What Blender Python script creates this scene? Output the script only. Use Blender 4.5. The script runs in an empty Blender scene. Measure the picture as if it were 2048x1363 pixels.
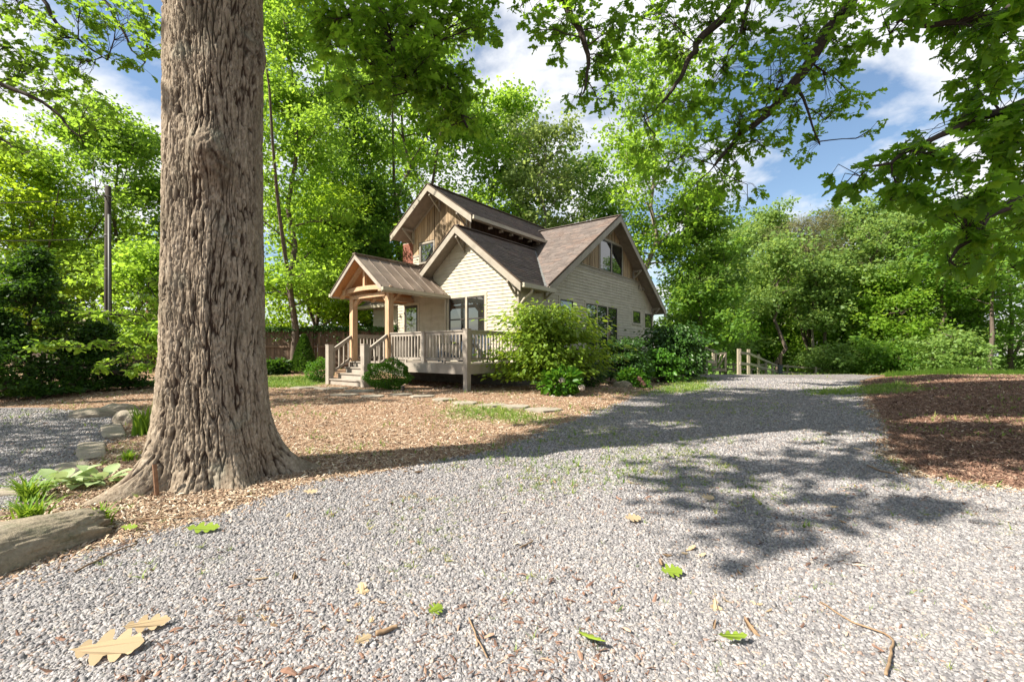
import bpy, math, random
import numpy as np
from mathutils import Vector, Matrix

# ------------------------------------------------------------------ camera, sky, sun, exposure
scn = bpy.context.scene
col = scn.collection
R = math.radians
FPX, CX, HZ, CAMZ = 900.0, 1024.0, 702.0, 1.2      # focal length in photo pixels, centre column, horizon row, eye height
cam_d = bpy.data.cameras.new('camera')
cam = bpy.data.objects.new('camera', cam_d); col.objects.link(cam)
cam_d.sensor_width = 36.0
cam_d.lens = 36.0 * FPX / 2048.0
cam_d.shift_y = (HZ - 681.5) / 2048.0
cam_d.clip_start, cam_d.clip_end = 0.05, 3000
cam.location = (0, 0, CAMZ); cam.rotation_euler = (R(90), 0, 0)
scn.camera = cam
scn.view_settings.view_transform = 'Standard'
scn.view_settings.look = 'None'
scn.view_settings.exposure = 1.3
scn.view_settings.gamma = 1.0
scn.view_settings.use_curve_mapping = False
scn.cycles.max_bounces = 8
scn.cycles.transmission_bounces = 6
scn.cycles.use_denoising = True

SUN_AZ, SUN_EL = R(21), R(43)                       # light travels towards +X and a little away from the camera
sd = Vector((math.cos(SUN_AZ) * math.cos(SUN_EL), math.sin(SUN_AZ) * math.cos(SUN_EL), -math.sin(SUN_EL)))
sun_d = bpy.data.lights.new('sun', 'SUN'); sun_d.energy = 5.0; sun_d.angle = R(0.55); sun_d.color = (1.0, 0.93, 0.80)
sun = bpy.data.objects.new('sun', sun_d); col.objects.link(sun)
sun.rotation_euler = sd.to_track_quat('-Z', 'Y').to_euler()

world = bpy.data.worlds.new('World'); scn.world = world; world.use_nodes = True
wt = world.node_tree; wn = wt.nodes; wl = wt.links; wn.clear()
w_out = wn.new('ShaderNodeOutputWorld'); w_bg = wn.new('ShaderNodeBackground'); w_bg.inputs[1].default_value = 0.07
sky = wn.new('ShaderNodeTexSky'); sky.sky_type = 'NISHITA'; sky.sun_disc = False
sky.sun_elevation = SUN_EL; sky.sun_rotation = math.atan2(-sd.x, -sd.y) % (2 * math.pi)
sky.air_density = 1.2; sky.dust_density = 0.7; sky.ozone_density = 2.5
tc = wn.new('ShaderNodeTexCoord')
sep = wn.new('ShaderNodeSeparateXYZ'); wl.new(tc.outputs['Generated'], sep.inputs[0])
zc = wn.new('ShaderNodeMath'); zc.operation = 'MAXIMUM'; zc.inputs[1].default_value = 0.0; wl.new(sep.outputs['Z'], zc.inputs[0])
za = wn.new('ShaderNodeMath'); za.operation = 'ADD'; za.inputs[1].default_value = 0.35; wl.new(zc.outputs[0], za.inputs[0])
dv = wn.new('ShaderNodeVectorMath'); dv.operation = 'DIVIDE'
cmb = wn.new('ShaderNodeCombineXYZ')
for i in range(3): wl.new(za.outputs[0], cmb.inputs[i])
wl.new(tc.outputs['Generated'], dv.inputs[0]); wl.new(cmb.outputs[0], dv.inputs[1])
mp = wn.new('ShaderNodeMapping'); mp.inputs['Location'].default_value = (3.7, 1.2, 0.0); mp.inputs['Scale'].default_value = (1.0, 1.0, 1.5)
wl.new(dv.outputs[0], mp.inputs['Vector'])
cn = wn.new('ShaderNodeTexNoise'); cn.inputs['Scale'].default_value = 1.9; cn.inputs['Detail'].default_value = 9; cn.inputs['Roughness'].default_value = 0.55
cn.inputs['Distortion'].default_value = 0.25
wl.new(mp.outputs[0], cn.inputs['Vector'])
cr = wn.new('ShaderNodeValToRGB'); cr.color_ramp.elements[0].position = 0.45; cr.color_ramp.elements[1].position = 0.55
wl.new(cn.outputs['Fac'], cr.inputs[0])
mx = wn.new('ShaderNodeMix'); mx.data_type = 'RGBA'
wl.new(cr.outputs[0], mx.inputs['Factor']); wl.new(sky.outputs[0], mx.inputs['A'])
mx.inputs['B'].default_value = (6.4, 6.5, 6.7, 1)
wl.new(mx.outputs['Result'], w_bg.inputs[0]); wl.new(w_bg.outputs[0], w_out.inputs[0])

# ------------------------------------------------------------------ helpers
rng = np.random.default_rng(7)
random.seed(7)

def at(u, v, Y):
    """world point seen at photo pixel (u, v) at distance Y"""
    return np.array([(u - CX) / FPX * Y, Y, CAMZ - (v - HZ) / FPX * Y])

def sstep(a, b, x):
    t = np.clip((x - a) / (b - a), 0, 1); return t * t * (3 - 2 * t)

def hash2(i, j, s=0):
    n = (i * 374761393 + j * 668265263 + s * 1442695041) & 0x7fffffff
    n = ((n ^ (n >> 13)) * 1274126177) & 0x7fffffff
    n = (n ^ (n >> 16)) & 0x7fffffff
    return (n % 100003) / 100003.0

def vnoise(x, y, s=0):
    xi = np.floor(x).astype(np.int64); yi = np.floor(y).astype(np.int64)
    fx = x - xi; fy = y - yi; fx = fx * fx * (3 - 2 * fx); fy = fy * fy * (3 - 2 * fy)
    a = hash2(xi, yi, s); b = hash2(xi + 1, yi, s); c = hash2(xi, yi + 1, s); d = hash2(xi + 1, yi + 1, s)
    return (a * (1 - fx) + b * fx) * (1 - fy) + (c * (1 - fx) + d * fx) * fy

def fbm(x, y, s=0, o=4):
    t = 0; amp = 0.5
    for k in range(o):
        t = t + amp * vnoise(x, y, s + k); x = x * 2.03; y = y * 2.03; amp *= 0.5
    return t

def ground_z(x, y):
    x = np.asarray(x, float); y = np.asarray(y, float)
    z = 0.11 * sstep(7.5, 12.5, y) * (1 - sstep(1.5, 5.0, x - 0.15 * (y - 10)))
    z = z + 0.32 * sstep(14.5, 19.0, y) * (1 - sstep(-6.0, -3.0, x))
    z = z + 0.36 * sstep(0.0, 5.0, x - (4.4 + 0.62 * (y - 5.2))) * sstep(3.0, 9.0, y) * (1 - sstep(15, 24, y))
    z = z - 0.07 * np.maximum(y - 23, 0) * sstep(2, 9, x) * (1 - sstep(50, 70, y)) - 1.9 * sstep(50, 70, y) * sstep(2, 9, x)
    z = z + 0.05 * (fbm(x * 0.35, y * 0.35, 11, 3) - 0.45) * sstep(1.0, 4.0, np.hypot(x, y))
    return z

def gz(x, y): return float(ground_z(x, y))

class MB:
    def __init__(s): s.v = []; s.f = []
    def add(s, vs, fs):
        n = len(s.v); s.v += [tuple(map(float, q)) for q in vs]; s.f += [tuple(i + n for i in q) for q in fs]; return s
    def box(s, x0, x1, y0, y1, z0, z1):
        return s.add([(x0, y0, z0), (x1, y0, z0), (x1, y1, z0), (x0, y1, z0), (x0, y0, z1), (x1, y0, z1), (x1, y1, z1), (x0, y1, z1)],
                     [(0, 3, 2, 1), (4, 5, 6, 7), (0, 1, 5, 4), (1, 2, 6, 5), (2, 3, 7, 6), (3, 0, 4, 7)])
    def beam(s, p, q, w, h, up=(0, 0, 1)):
        p = Vector(p); q = Vector(q); d = (q - p).normalized(); side = d.cross(Vector(up)).normalized(); u = side.cross(d)
        vs = []
        for c in (p, q):
            for a, b in ((-1, -1), (1, -1), (1, 1), (-1, 1)): vs.append(c + side * (a * w / 2) + u * (b * h / 2))
        return s.add(vs, [(0, 1, 2, 3), (7, 6, 5, 4), (0, 4, 5, 1), (1, 5, 6, 2), (2, 6, 7, 3), (3, 7, 4, 0)])
    def prism(s, poly, off):
        n = len(poly); o = Vector(off); vs = [Vector(p) for p in poly] + [Vector(p) + o for p in poly]
        return s.add(vs, [tuple(range(n))[::-1], tuple(range(n, 2 * n))] + [(i, (i + 1) % n, (i + 1) % n + n, i + n) for i in range(n)])
    def tube(s, pts, rad, n=6, caps=True):
        pts = [Vector(p) for p in pts]; base = len(s.v); side = None
        for k, p in enumerate(pts):
            d = (pts[min(k + 1, len(pts) - 1)] - pts[max(k - 1, 0)]).normalized()
            if side is None: side = d.cross(Vector((0.31, 0.2, 0.93)) if abs(d.z) < .9 else Vector((1, 0.1, 0))).normalized()
            side = (side - d * side.dot(d)).normalized(); u = d.cross(side)
            r = rad[k] if hasattr(rad, '__len__') else rad
            for j in range(n):
                a = 2 * math.pi * j / n; q = p + side * (r * math.cos(a)) + u * (r * math.sin(a)); s.v.append(tuple(q))
        for k in range(len(pts) - 1):
            for j in range(n):
                a = base + k * n + j; b = base + k * n + (j + 1) % n; s.f.append((a, b, b + n, a + n))
        if caps:
            s.f.append(tuple(base + j for j in range(n))[::-1]); e = base + (len(pts) - 1) * n; s.f.append(tuple(e + j for j in range(n)))
        return s
    def mesh(s, name, mat, smooth=False):
        me = bpy.data.meshes.new(name); me.from_pydata(s.v, [], s.f); me.update()
        if mat: me.materials.append(mat)
        if smooth: me.polygons.foreach_set('use_smooth', [True] * len(me.polygons))
        return me

def link(name, me, parent=None, loc=None, rz=0.0):
    o = bpy.data.objects.new(name, me); col.objects.link(o)
    if parent is not None: o.parent = parent
    if loc is not None: o.location = tuple(map(float, loc))
    if rz: o.rotation_euler = (0, 0, rz)
    return o
def part(name, mb, mat, parent, smooth=False): return link(name, mb.mesh(name, mat, smooth), parent)
def tag(o, label=None, cat=None, group=None, kind=None):
    if label: o['label'] = label
    if cat: o['category'] = cat
    if group: o['group'] = group
    if kind: o['kind'] = kind
    return o
def empty(name, loc=(0, 0, 0), rz=0.0):
    return link(name, None, None, loc, rz)
def np_mesh(name, V, F, mat, smooth=False, loops=None):
    """V (n,3); F (m,k) equal-sided faces, or a list of such arrays"""
    me = bpy.data.meshes.new(name)
    Fs = F if isinstance(F, list) else [F]
    tot = sum(f.size for f in Fs); nf = sum(len(f) for f in Fs)
    me.vertices.add(len(V)); me.vertices.foreach_set('co', np.ascontiguousarray(V, np.float32).ravel())
    me.loops.add(tot); me.loops.foreach_set('vertex_index', np.concatenate([f.ravel() for f in Fs]).astype(np.int32))
    sizes = np.concatenate([np.full(len(f), f.shape[1]) for f in Fs]); st = np.concatenate([[0], np.cumsum(sizes)[:-1]])
    me.polygons.add(nf); me.polygons.foreach_set('loop_start', st.astype(np.int32))
    if smooth: me.polygons.foreach_set('use_smooth', np.ones(nf, bool))
    me.update(calc_edges=True); me.validate()
    if mat: me.materials.append(mat)
    return me

# ------------------------------------------------------------------ materials
def newmat(name):
    m = bpy.data.materials.new(name); m.use_nodes = True; nt = m.node_tree
    return m, nt, nt.nodes['Principled BSDF']
def ramp(nt, fac, stops):
    r = nt.nodes.new('ShaderNodeValToRGB'); e = r.color_ramp.elements
    while len(e) < len(stops): e.new(0.5)
    for k, (p, c) in enumerate(stops): e[k].position = p; e[k].color = (*c, 1)
    if fac is not None: nt.links.new(fac, r.inputs[0])
    return r
def noise(nt, scale, detail=4, rough=0.55, vec=None, dist=0.0):
    n = nt.nodes.new('ShaderNodeTexNoise'); n.inputs['Scale'].default_value = scale; n.inputs['Detail'].default_value = detail
    n.inputs['Roughness'].default_value = rough; n.inputs['Distortion'].default_value = dist
    if vec is None:
        g = nt.nodes.new('ShaderNodeNewGeometry'); vec = g.outputs['Position']
    nt.links.new(vec, n.inputs['Vector']); return n
def scaled_pos(nt, sc, rotz=0.0):
    g = nt.nodes.new('ShaderNodeNewGeometry'); m = nt.nodes.new('ShaderNodeMapping'); m.inputs['Scale'].default_value = sc
    m.inputs['Rotation'].default_value = (0, 0, rotz)
    nt.links.new(g.outputs['Position'], m.inputs['Vector']); return m.outputs[0]
def mixc(nt, fac, a, b, mode='MIX'):
    m = nt.nodes.new('ShaderNodeMix'); m.data_type = 'RGBA'; m.blend_type = mode
    for key, val in (('Factor', fac), ('A', a), ('B', b)):
        if isinstance(val, (int, float)): m.inputs[key].default_value = val
        elif isinstance(val, tuple): m.inputs[key].default_value = (*val, 1)
        else: nt.links.new(val, m.inputs[key])
    return m.outputs['Result']
def bump(nt, bs, h, strength=0.4, dist=0.01):
    b = nt.nodes.new('ShaderNodeBump'); b.inputs['Strength'].default_value = strength; b.inputs['Distance'].default_value = dist
    nt.links.new(h, b.inputs['Height']); nt.links.new(b.outputs[0], bs.inputs['Normal'])
def objrand(nt):
    return nt.nodes.new('ShaderNodeObjectInfo').outputs['Random']

def m_var(name, stops, scale=8, rough=0.7, sc=(1, 1, 1), bstr=0.3, bdist=0.005, rotz=0.0, per_obj=0.0, spec=0.3, detail=5):
    m, nt, bs = newmat(name)
    n = noise(nt, scale, detail, vec=scaled_pos(nt, sc, rotz))
    c = ramp(nt, n.outputs['Fac'], stops).outputs[0]
    if per_obj:
        v = nt.nodes.new('ShaderNodeMapRange'); v.inputs['To Min'].default_value = 1 - per_obj; v.inputs['To Max'].default_value = 1 + per_obj
        nt.links.new(objrand(nt), v.inputs[0])
        cc = nt.nodes.new('ShaderNodeCombineColor')
        for i in range(3): nt.links.new(v.outputs[0], cc.inputs[i])
        c = mixc(nt, 1.0, c, cc.outputs[0], 'MULTIPLY')
    nt.links.new(c, bs.inputs['Base Color']); bs.inputs['Roughness'].default_value = rough
    bs.inputs['Specular IOR Level'].default_value = spec
    if bstr: bump(nt, bs, n.outputs['Fac'], bstr, bdist)
    return m

def m_leaf(name, dark, light, trans, tmix=0.45, rough=0.5, spec=0.25, patch=0.25):
    """leaf: coloured per leaf, lets light through"""
    m, nt, bs = newmat(name)
    g = nt.nodes.new('ShaderNodeNewGeometry')
    n = noise(nt, patch * 3, 3)
    ad = nt.nodes.new('ShaderNodeMath'); ad.operation = 'MULTIPLY_ADD'; ad.inputs[1].default_value = 0.42
    nt.links.new(g.outputs['Random Per Island'], ad.inputs[0])
    ml = nt.nodes.new('ShaderNodeMath'); ml.operation = 'MULTIPLY'; ml.inputs[1].default_value = 0.85
    nt.links.new(n.outputs['Fac'], ml.inputs[0]); nt.links.new(ml.outputs[0], ad.inputs[2])
    c = ramp(nt, ad.outputs[0], [(0.28, dark), (0.95, light)]).outputs[0]
    nt.links.new(c, bs.inputs['Base Color']); bs.inputs['Roughness'].default_value = rough; bs.inputs['Specular IOR Level'].default_value = spec
    t = nt.nodes.new('ShaderNodeBsdfTranslucent')
    tcol = ramp(nt, ad.outputs[0], [(0.25, tuple(x * 0.6 for x in trans)), (0.95, trans)]).outputs[0]
    nt.links.new(tcol, t.inputs['Color'])
    mix = nt.nodes.new('ShaderNodeMixShader'); mix.inputs[0].default_value = tmix
    nt.links.new(bs.outputs[0], mix.inputs[1]); nt.links.new(t.outputs[0], mix.inputs[2])
    nt.links.new(mix.outputs[0], nt.nodes['Material Output'].inputs['Surface'])
    return m

HROT = -R(52.1)
M = {}
M['siding'] = m_var('cream_paint', [(0.25, (0.36, 0.325, 0.255)), (0.5, (0.44, 0.40, 0.32)), (0.8, (0.49, 0.45, 0.37))], 2.2, 0.6, (1, 1, 2.5), 0.12, 0.003, per_obj=0.04)
_m = M['siding']; _nt = _m.node_tree; _bs = _nt.nodes['Principled BSDF']; _c = _bs.inputs['Base Color'].links[0].from_socket
_n = noise(_nt, 5, 6, 0.7, scaled_pos(_nt, (1.6, 1.6, 0.22))); _c = mixc(_nt, ramp(_nt, _n.outputs['Fac'], [(0.50, (0, 0, 0)), (0.74, (0.55, 0.55, 0.55))]).outputs[0], _c, (0.25, 0.215, 0.15))
_n2 = noise(_nt, 0.9, 5, 0.7); _c = mixc(_nt, ramp(_nt, _n2.outputs['Fac'], [(0.55, (0, 0, 0)), (0.75, (0.4, 0.4, 0.4))]).outputs[0], _c, (0.30, 0.285, 0.20)); _nt.links.new(_c, _bs.inputs['Base Color'])
M['trim'] = m_var('taupe_trim_paint', [(0.3, (0.25, 0.22, 0.18)), (0.7, (0.34, 0.30, 0.25))], 3, 0.55, (1, 1, 1), 0.1, 0.003)
M['rail'] = m_var('taupe_deck_paint', [(0.3, (0.27, 0.235, 0.20)), (0.7, (0.37, 0.325, 0.28))], 4, 0.6, (1, 1, 1), 0.12, 0.003, per_obj=0.05)
M['soffit'] = m_var('soffit_boards', [(0.3, (0.20, 0.165, 0.135)), (0.7, (0.28, 0.235, 0.19))], 6, 0.7, (1, 1, 1), 0.1)
M['plank'] = m_var('weathered_pine', [(0.25, (0.13, 0.085, 0.05)), (0.45, (0.27, 0.19, 0.115)), (0.75, (0.38, 0.29, 0.19))], 9, 0.75, (3.5, 3.5, 0.22), 0.3, 0.004, per_obj=0.38)
M['plank_dark'] = m_var('dark_shaded_pine', [(0.2, (0.035, 0.022, 0.015)), (0.7, (0.085, 0.055, 0.037))], 9, 0.75, (2.5, 2.5, 0.25), 0.3, 0.004, per_obj=0.25)  # eave shade put into the side planks' colour; also backing and drip edge
M['timber'] = m_var('raw_cedar_timber', [(0.2, (0.34, 0.20, 0.115)), (0.5, (0.46, 0.30, 0.185)), (0.85, (0.55, 0.39, 0.26))], 7, 0.65, (3, 3, 0.5), 0.2, 0.003, per_obj=0.08)
M['ceiling'] = m_var('porch_ceiling_boards', [(0.2, (0.30, 0.13, 0.05)), (0.8, (0.46, 0.22, 0.09))], 8, 0.6, (3, 3, 3), 0.15, per_obj=0.15)
M['metal_roof'] = m_var('bronze_metal_roofing', [(0.25, (0.12, 0.09, 0.072)), (0.5, (0.20, 0.152, 0.12)), (0.8, (0.32, 0.25, 0.20))], 2.0, 0.42, (1, 1, 1), 0.05, spec=0.5, per_obj=0.05)
M['foundation'] = m_var('foundation_block', [(0.3, (0.10, 0.09, 0.08)), (0.7, (0.16, 0.15, 0.13))], 6, 0.9)
M['brick'] = m_var('red_brick', [(0.2, (0.17, 0.065, 0.045)), (0.8, (0.30, 0.115, 0.08))], 14, 0.85, per_obj=0.2)
M['mortar'] = m_var('mortar', [(0.3, (0.3, 0.22, 0.18)), (0.7, (0.38, 0.3, 0.25))], 20, 0.9)
M['dark_frame'] = m_var('dark_bronze_sash', [(0.3, (0.035, 0.03, 0.026)), (0.7, (0.05, 0.044, 0.04))], 5, 0.45, bstr=0)
M['gutter'] = m_var('gutter_paint', [(0.3, (0.36, 0.315, 0.25)), (0.7, (0.45, 0.40, 0.32))], 2, 0.45, bstr=0)
M['chair'] = m_var('slate_blue_paint', [(0.3, (0.035, 0.05, 0.075)), (0.7, (0.055, 0.075, 0.105))], 5, 0.5, bstr=0)
M['pole'] = m_var('creosoted_pole_wood', [(0.2, (0.022, 0.017, 0.013)), (0.8, (0.06, 0.048, 0.038))], 12, 0.9, (3, 3, 0.3), 0.5, 0.01)
M['pvc'] = m_var('grey_conduit', [(0.3, (0.13, 0.13, 0.125)), (0.7, (0.18, 0.18, 0.175))], 4, 0.5, bstr=0)
M['wire'] = m_var('black_cable', [(0.3, (0.02, 0.02, 0.02)), (0.7, (0.03, 0.03, 0.03))], 4, 0.5, bstr=0)
M['fence_dark'] = m_var('old_fence_board', [(0.2, (0.075, 0.05, 0.035)), (0.8, (0.19, 0.13, 0.09))], 8, 0.85, (3, 3, 0.3), 0.3, per_obj=0.3)
M['fence_pale'] = m_var('grey_fence_wood', [(0.2, (0.20, 0.165, 0.12)), (0.8, (0.36, 0.31, 0.24))], 8, 0.85, (2, 2, 2), 0.3, per_obj=0.2)
M['bark'] = m_var('tree_bark', [(0.2, (0.05, 0.037, 0.028)), (0.6, (0.13, 0.10, 0.08)), (0.85, (0.2, 0.165, 0.13))], 9, 0.9, (2, 2, 0.5), 0.6, 0.03)
M['bark_pale'] = m_var('pale_tree_bark', [(0.2, (0.13, 0.105, 0.085)), (0.6, (0.24, 0.20, 0.165)), (0.85, (0.32, 0.28, 0.24))], 9, 0.9, (2, 2, 0.5), 0.6, 0.03)
M['twig'] = m_var('dark_branch_bark', [(0.2, (0.02, 0.015, 0.012)), (0.8, (0.06, 0.045, 0.035))], 14, 0.9, (2, 2, 2), 0.5, 0.01)
M['rust'] = m_var('rusty_steel', [(0.3, (0.16, 0.08, 0.045)), (0.7, (0.26, 0.15, 0.09))], 20, 0.8)
M['stick'] = m_var('dry_stick', [(0.2, (0.14, 0.085, 0.05)), (0.8, (0.3, 0.21, 0.13))], 30, 0.9, per_obj=0.3)
M['flag'] = m_var('flagstone', [(0.2, (0.22, 0.19, 0.15)), (0.6, (0.34, 0.30, 0.245)), (0.85, (0.42, 0.37, 0.30))], 5, 0.85, bstr=0.5, bdist=0.01, per_obj=0.15)
M['neigh_roof'] = m_var('old_brown_roof', [(0.3, (0.12, 0.095, 0.06)), (0.7, (0.2, 0.165, 0.11))], 8, 0.9)
M['neigh_wall'] = m_var('old_board_wall', [(0.3, (0.06, 0.04, 0.03)), (0.7, (0.1, 0.075, 0.055))], 8, 0.9)
M['box'] = m_var('dark_mailbox_paint', [(0.3, (0.03, 0.035, 0.05)), (0.7, (0.045, 0.055, 0.075))], 6, 0.4, bstr=0)

def m_glass():
    m, nt, bs = newmat('window_glass')
    n = noise(nt, 1.3, 2)
    c = ramp(nt, n.outputs['Fac'], [(0.3, (0.010, 0.012, 0.011)), (0.7, (0.028, 0.03, 0.027))]).outputs[0]
    nt.links.new(c, bs.inputs['Base Color']); bs.inputs['Roughness'].default_value = 0.02; bs.inputs['IOR'].default_value = 1.9
    bs.inputs['Specular IOR Level'].default_value = 0.75
    n2 = noise(nt, 1.5, 1); bump(nt, bs, n2.outputs['Fac'], 0.06, 0.02)
    return m
M['glass'] = m_glass()

def m_shingle():
    m, nt, bs = newmat('asphalt_shingle')
    g = nt.nodes.new('ShaderNodeNewGeometry')
    c = ramp(nt, g.outputs['Random Per Island'], [(0.0, (0.070, 0.056, 0.052)), (0.4, (0.105, 0.087, 0.081)), (0.75, (0.145, 0.122, 0.113)), (1.0, (0.175, 0.125, 0.105))]).outputs[0]
    n = noise(nt, 60, 3); c = mixc(nt, 0.35, c, ramp(nt, n.outputs['Fac'], [(0.3, (0.07, 0.055, 0.05)), (0.7, (0.27, 0.22, 0.2))]).outputs[0])
    n3 = noise(nt, 0.9, 4); c = mixc(nt, ramp(nt, n3.outputs['Fac'], [(0.52, (0, 0, 0)), (0.68, (0.3, 0.3, 0.3))]).outputs[0], c, (0.20, 0.115, 0.08))
    nt.links.new(c, bs.inputs['Base Color']); bs.inputs['Roughness'].default_value = 0.9
    bump(nt, bs, n.outputs['Fac'], 0.4, 0.004); return m
M['shingle'] = m_shingle()

def m_ground():
    m, nt, bs = newmat('mulch_soil')
    n1 = noise(nt, 0.7, 5); n2 = noise(nt, 26, 5, 0.7); n3 = noise(nt, 90, 3, 0.7)
    c = ramp(nt, n2.outputs['Fac'], [(0.25, (0.11, 0.06, 0.036)), (0.45, (0.26, 0.155, 0.10)), (0.6, (0.41, 0.27, 0.185)), (0.78, (0.54, 0.42, 0.31))]).outputs[0]
    c = mixc(nt, 0.35, c, ramp(nt, n3.outputs['Fac'], [(0.3, (0.05, 0.03, 0.02)), (0.7, (0.38, 0.25, 0.16))]).outputs[0])
    ad = nt.nodes.new('ShaderNodeAttribute'); ad.attribute_name = 'dark_mulch_w'
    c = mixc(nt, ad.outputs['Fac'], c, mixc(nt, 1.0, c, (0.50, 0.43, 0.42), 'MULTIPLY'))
    # grass zone far away and grass patches, weight painted per vertex from plan position
    a = nt.nodes.new('ShaderNodeAttribute'); a.attribute_name = 'grass_cover'
    n4 = noise(nt, 40, 3)
    gcol = ramp(nt, n4.outputs['Fac'], [(0.3, (0.06, 0.12, 0.018)), (0.7, (0.16, 0.25, 0.045))]).outputs[0]
    ms = nt.nodes.new('ShaderNodeMath'); ms.operation = 'MULTIPLY_ADD'; ms.inputs[1].default_value = 1.6
    nt.links.new(a.outputs['Fac'], ms.inputs[0])
    n5 = noise(nt, 5, 4); s2 = nt.nodes.new('ShaderNodeMath'); s2.operation = 'SUBTRACT'; s2.inputs[1].default_value = 0.95
    nt.links.new(n5.outputs['Fac'], s2.inputs[0]); nt.links.new(s2.outputs[0], ms.inputs[2]); ms.use_clamp = True
    c = mixc(nt, ms.outputs[0], c, gcol)
    nt.links.new(c, bs.inputs['Base Color']); bs.inputs['Roughness'].default_value = 0.95; bs.inputs['Specular IOR Level'].default_value = 0.15
    bump(nt, bs, n2.outputs['Fac'], 0.8, 0.03); return m
M['ground'] = m_ground()

def m_gravel():
    m, nt, bs = newmat('gravel_bed')
    vo = nt.nodes.new('ShaderNodeTexVoronoi'); vo.inputs['Scale'].default_value = 34
    g = nt.nodes.new('ShaderNodeNewGeometry'); nt.links.new(g.outputs['Position'], vo.inputs['Vector'])
    sepc = nt.nodes.new('ShaderNodeSeparateColor'); nt.links.new(vo.outputs['Color'], sepc.inputs[0])
    c = ramp(nt, sepc.outputs[0], [(0.0, (0.12, 0.11, 0.115)), (0.5, (0.23, 0.215, 0.22)), (1.0, (0.40, 0.375, 0.375))]).outputs[0]
    dk = ramp(nt, vo.outputs['Distance'], [(0.35, (1, 1, 1)), (0.75, (0.45, 0.40, 0.37))]).outputs[0]
    c = mixc(nt, 1.0, c, dk, 'MULTIPLY')
    nv = noise(nt, 3.2, 6, 0.75); c = mixc(nt, 1.0, c, ramp(nt, nv.outputs['Fac'], [(0.28, (0.5, 0.48, 0.47)), (0.5, (0.95, 0.95, 0.95)), (0.72, (1.45, 1.42, 1.4))]).outputs[0], 'MULTIPLY')
    n = noise(nt, 0.8, 5, 0.65); c = mixc(nt, ramp(nt, n.outputs['Fac'], [(0.55, (0, 0, 0)), (0.72, (0.5, 0.5, 0.5))]).outputs[0], c, (0.17, 0.11, 0.075))
    a = nt.nodes.new('ShaderNodeAttribute'); a.attribute_name = 'grass_cover'
    n4 = noise(nt, 7, 5, 0.7); ms = nt.nodes.new('ShaderNodeMath'); ms.operation = 'MULTIPLY_ADD'; ms.inputs[1].default_value = 0.9; ms.use_clamp = True
    s2 = nt.nodes.new('ShaderNodeMath'); s2.operation = 'SUBTRACT'; s2.inputs[1].default_value = 0.85
    nt.links.new(n4.outputs['Fac'], s2.inputs[0]); nt.links.new(a.outputs['Fac'], ms.inputs[0]); nt.links.new(s2.outputs[0], ms.inputs[2])
    c = mixc(nt, ms.outputs[0], c, (0.12, 0.19, 0.035))
    nt.links.new(c, bs.inputs['Base Color']); bs.inputs['Roughness'].default_value = 0.85
    inv = nt.nodes.new('ShaderNodeMath'); inv.operation = 'SUBTRACT'; inv.inputs[0].default_value = 1.0; nt.links.new(vo.outputs['Distance'], inv.inputs[1])
    bump(nt, bs, inv.outputs[0], 0.9, 0.02); return m
M['gravel'] = m_gravel()

def m_inst(name, stops, rough=0.7, scale=60, nmix=0.25, spec=0.3):
    m, nt, bs = newmat(name)
    c = ramp(nt, objrand(nt), stops).outputs[0]
    n = noise(nt, scale, 3); c = mixc(nt, nmix, c, ramp(nt, n.outputs['Fac'], [(0.3, (0.1, 0.09, 0.09)), (0.7, (0.5, 0.47, 0.45))]).outputs[0])
    nt.links.new(c, bs.inputs['Base Color']); bs.inputs['Roughness'].default_value = rough; bs.inputs['Specular IOR Level'].default_value = spec
    return m
M['pebble'] = m_inst('pebble_stone', [(0.0, (0.075, 0.073, 0.083)), (0.3, (0.15, 0.145, 0.157)), (0.6, (0.235, 0.225, 0.235)), (0.87, (0.37, 0.355, 0.355)), (0.96, (0.34, 0.28, 0.235)), (1.0, (0.24, 0.135, 0.095))], 0.65)
M['chip'] = m_inst('mulch_chip', [(0.0, (0.13, 0.072, 0.042)), (0.3, (0.29, 0.18, 0.108)), (0.6, (0.44, 0.31, 0.20)), (0.85, (0.56, 0.45, 0.325)), (1.0, (0.62, 0.55, 0.45))], 0.9, 60, 0.12)
M['chip_dark'] = m_inst('dark_mulch_chip', [(0.0, (0.06, 0.029, 0.018)), (0.4, (0.15, 0.072, 0.045)), (0.75, (0.26, 0.14, 0.09)), (0.93, (0.38, 0.25, 0.17)), (1.0, (0.50, 0.40, 0.31))], 0.9, 60, 0.1)
def m_grass(name, stops, tr):
    m, nt, bs = newmat(name)
    c = ramp(nt, objrand(nt), stops).outputs[0]; nt.links.new(c, bs.inputs['Base Color']); bs.inputs['Roughness'].default_value = 0.6
    t = nt.nodes.new('ShaderNodeBsdfTranslucent'); t.inputs['Color'].default_value = (*tr, 1)
    mix = nt.nodes.new('ShaderNodeMixShader'); mix.inputs[0].default_value = 0.3
    nt.links.new(bs.outputs[0], mix.inputs[1]); nt.links.new(t.outputs[0], mix.inputs[2]); nt.links.new(mix.outputs[0], nt.nodes['Material Output'].inputs['Surface'])
    return m
M['grass'] = m_grass('grass_blade', [(0.0, (0.09, 0.19, 0.02)), (0.5, (0.19, 0.30, 0.045)), (0.85, (0.30, 0.36, 0.08)), (1.0, (0.40, 0.36, 0.15))], (0.3, 0.42, 0.06))
M['weed'] = m_grass('gravel_weed', [(0.0, (0.10, 0.17, 0.03)), (0.5, (0.21, 0.28, 0.06)), (0.85, (0.31, 0.33, 0.10)), (1.0, (0.40, 0.34, 0.16))], (0.3, 0.38, 0.08))
M['lf_oak'] = m_leaf('oak_leaf', (0.034, 0.09, 0.010), (0.115, 0.215, 0.022), (0.46, 0.76, 0.05), 0.52)
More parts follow.
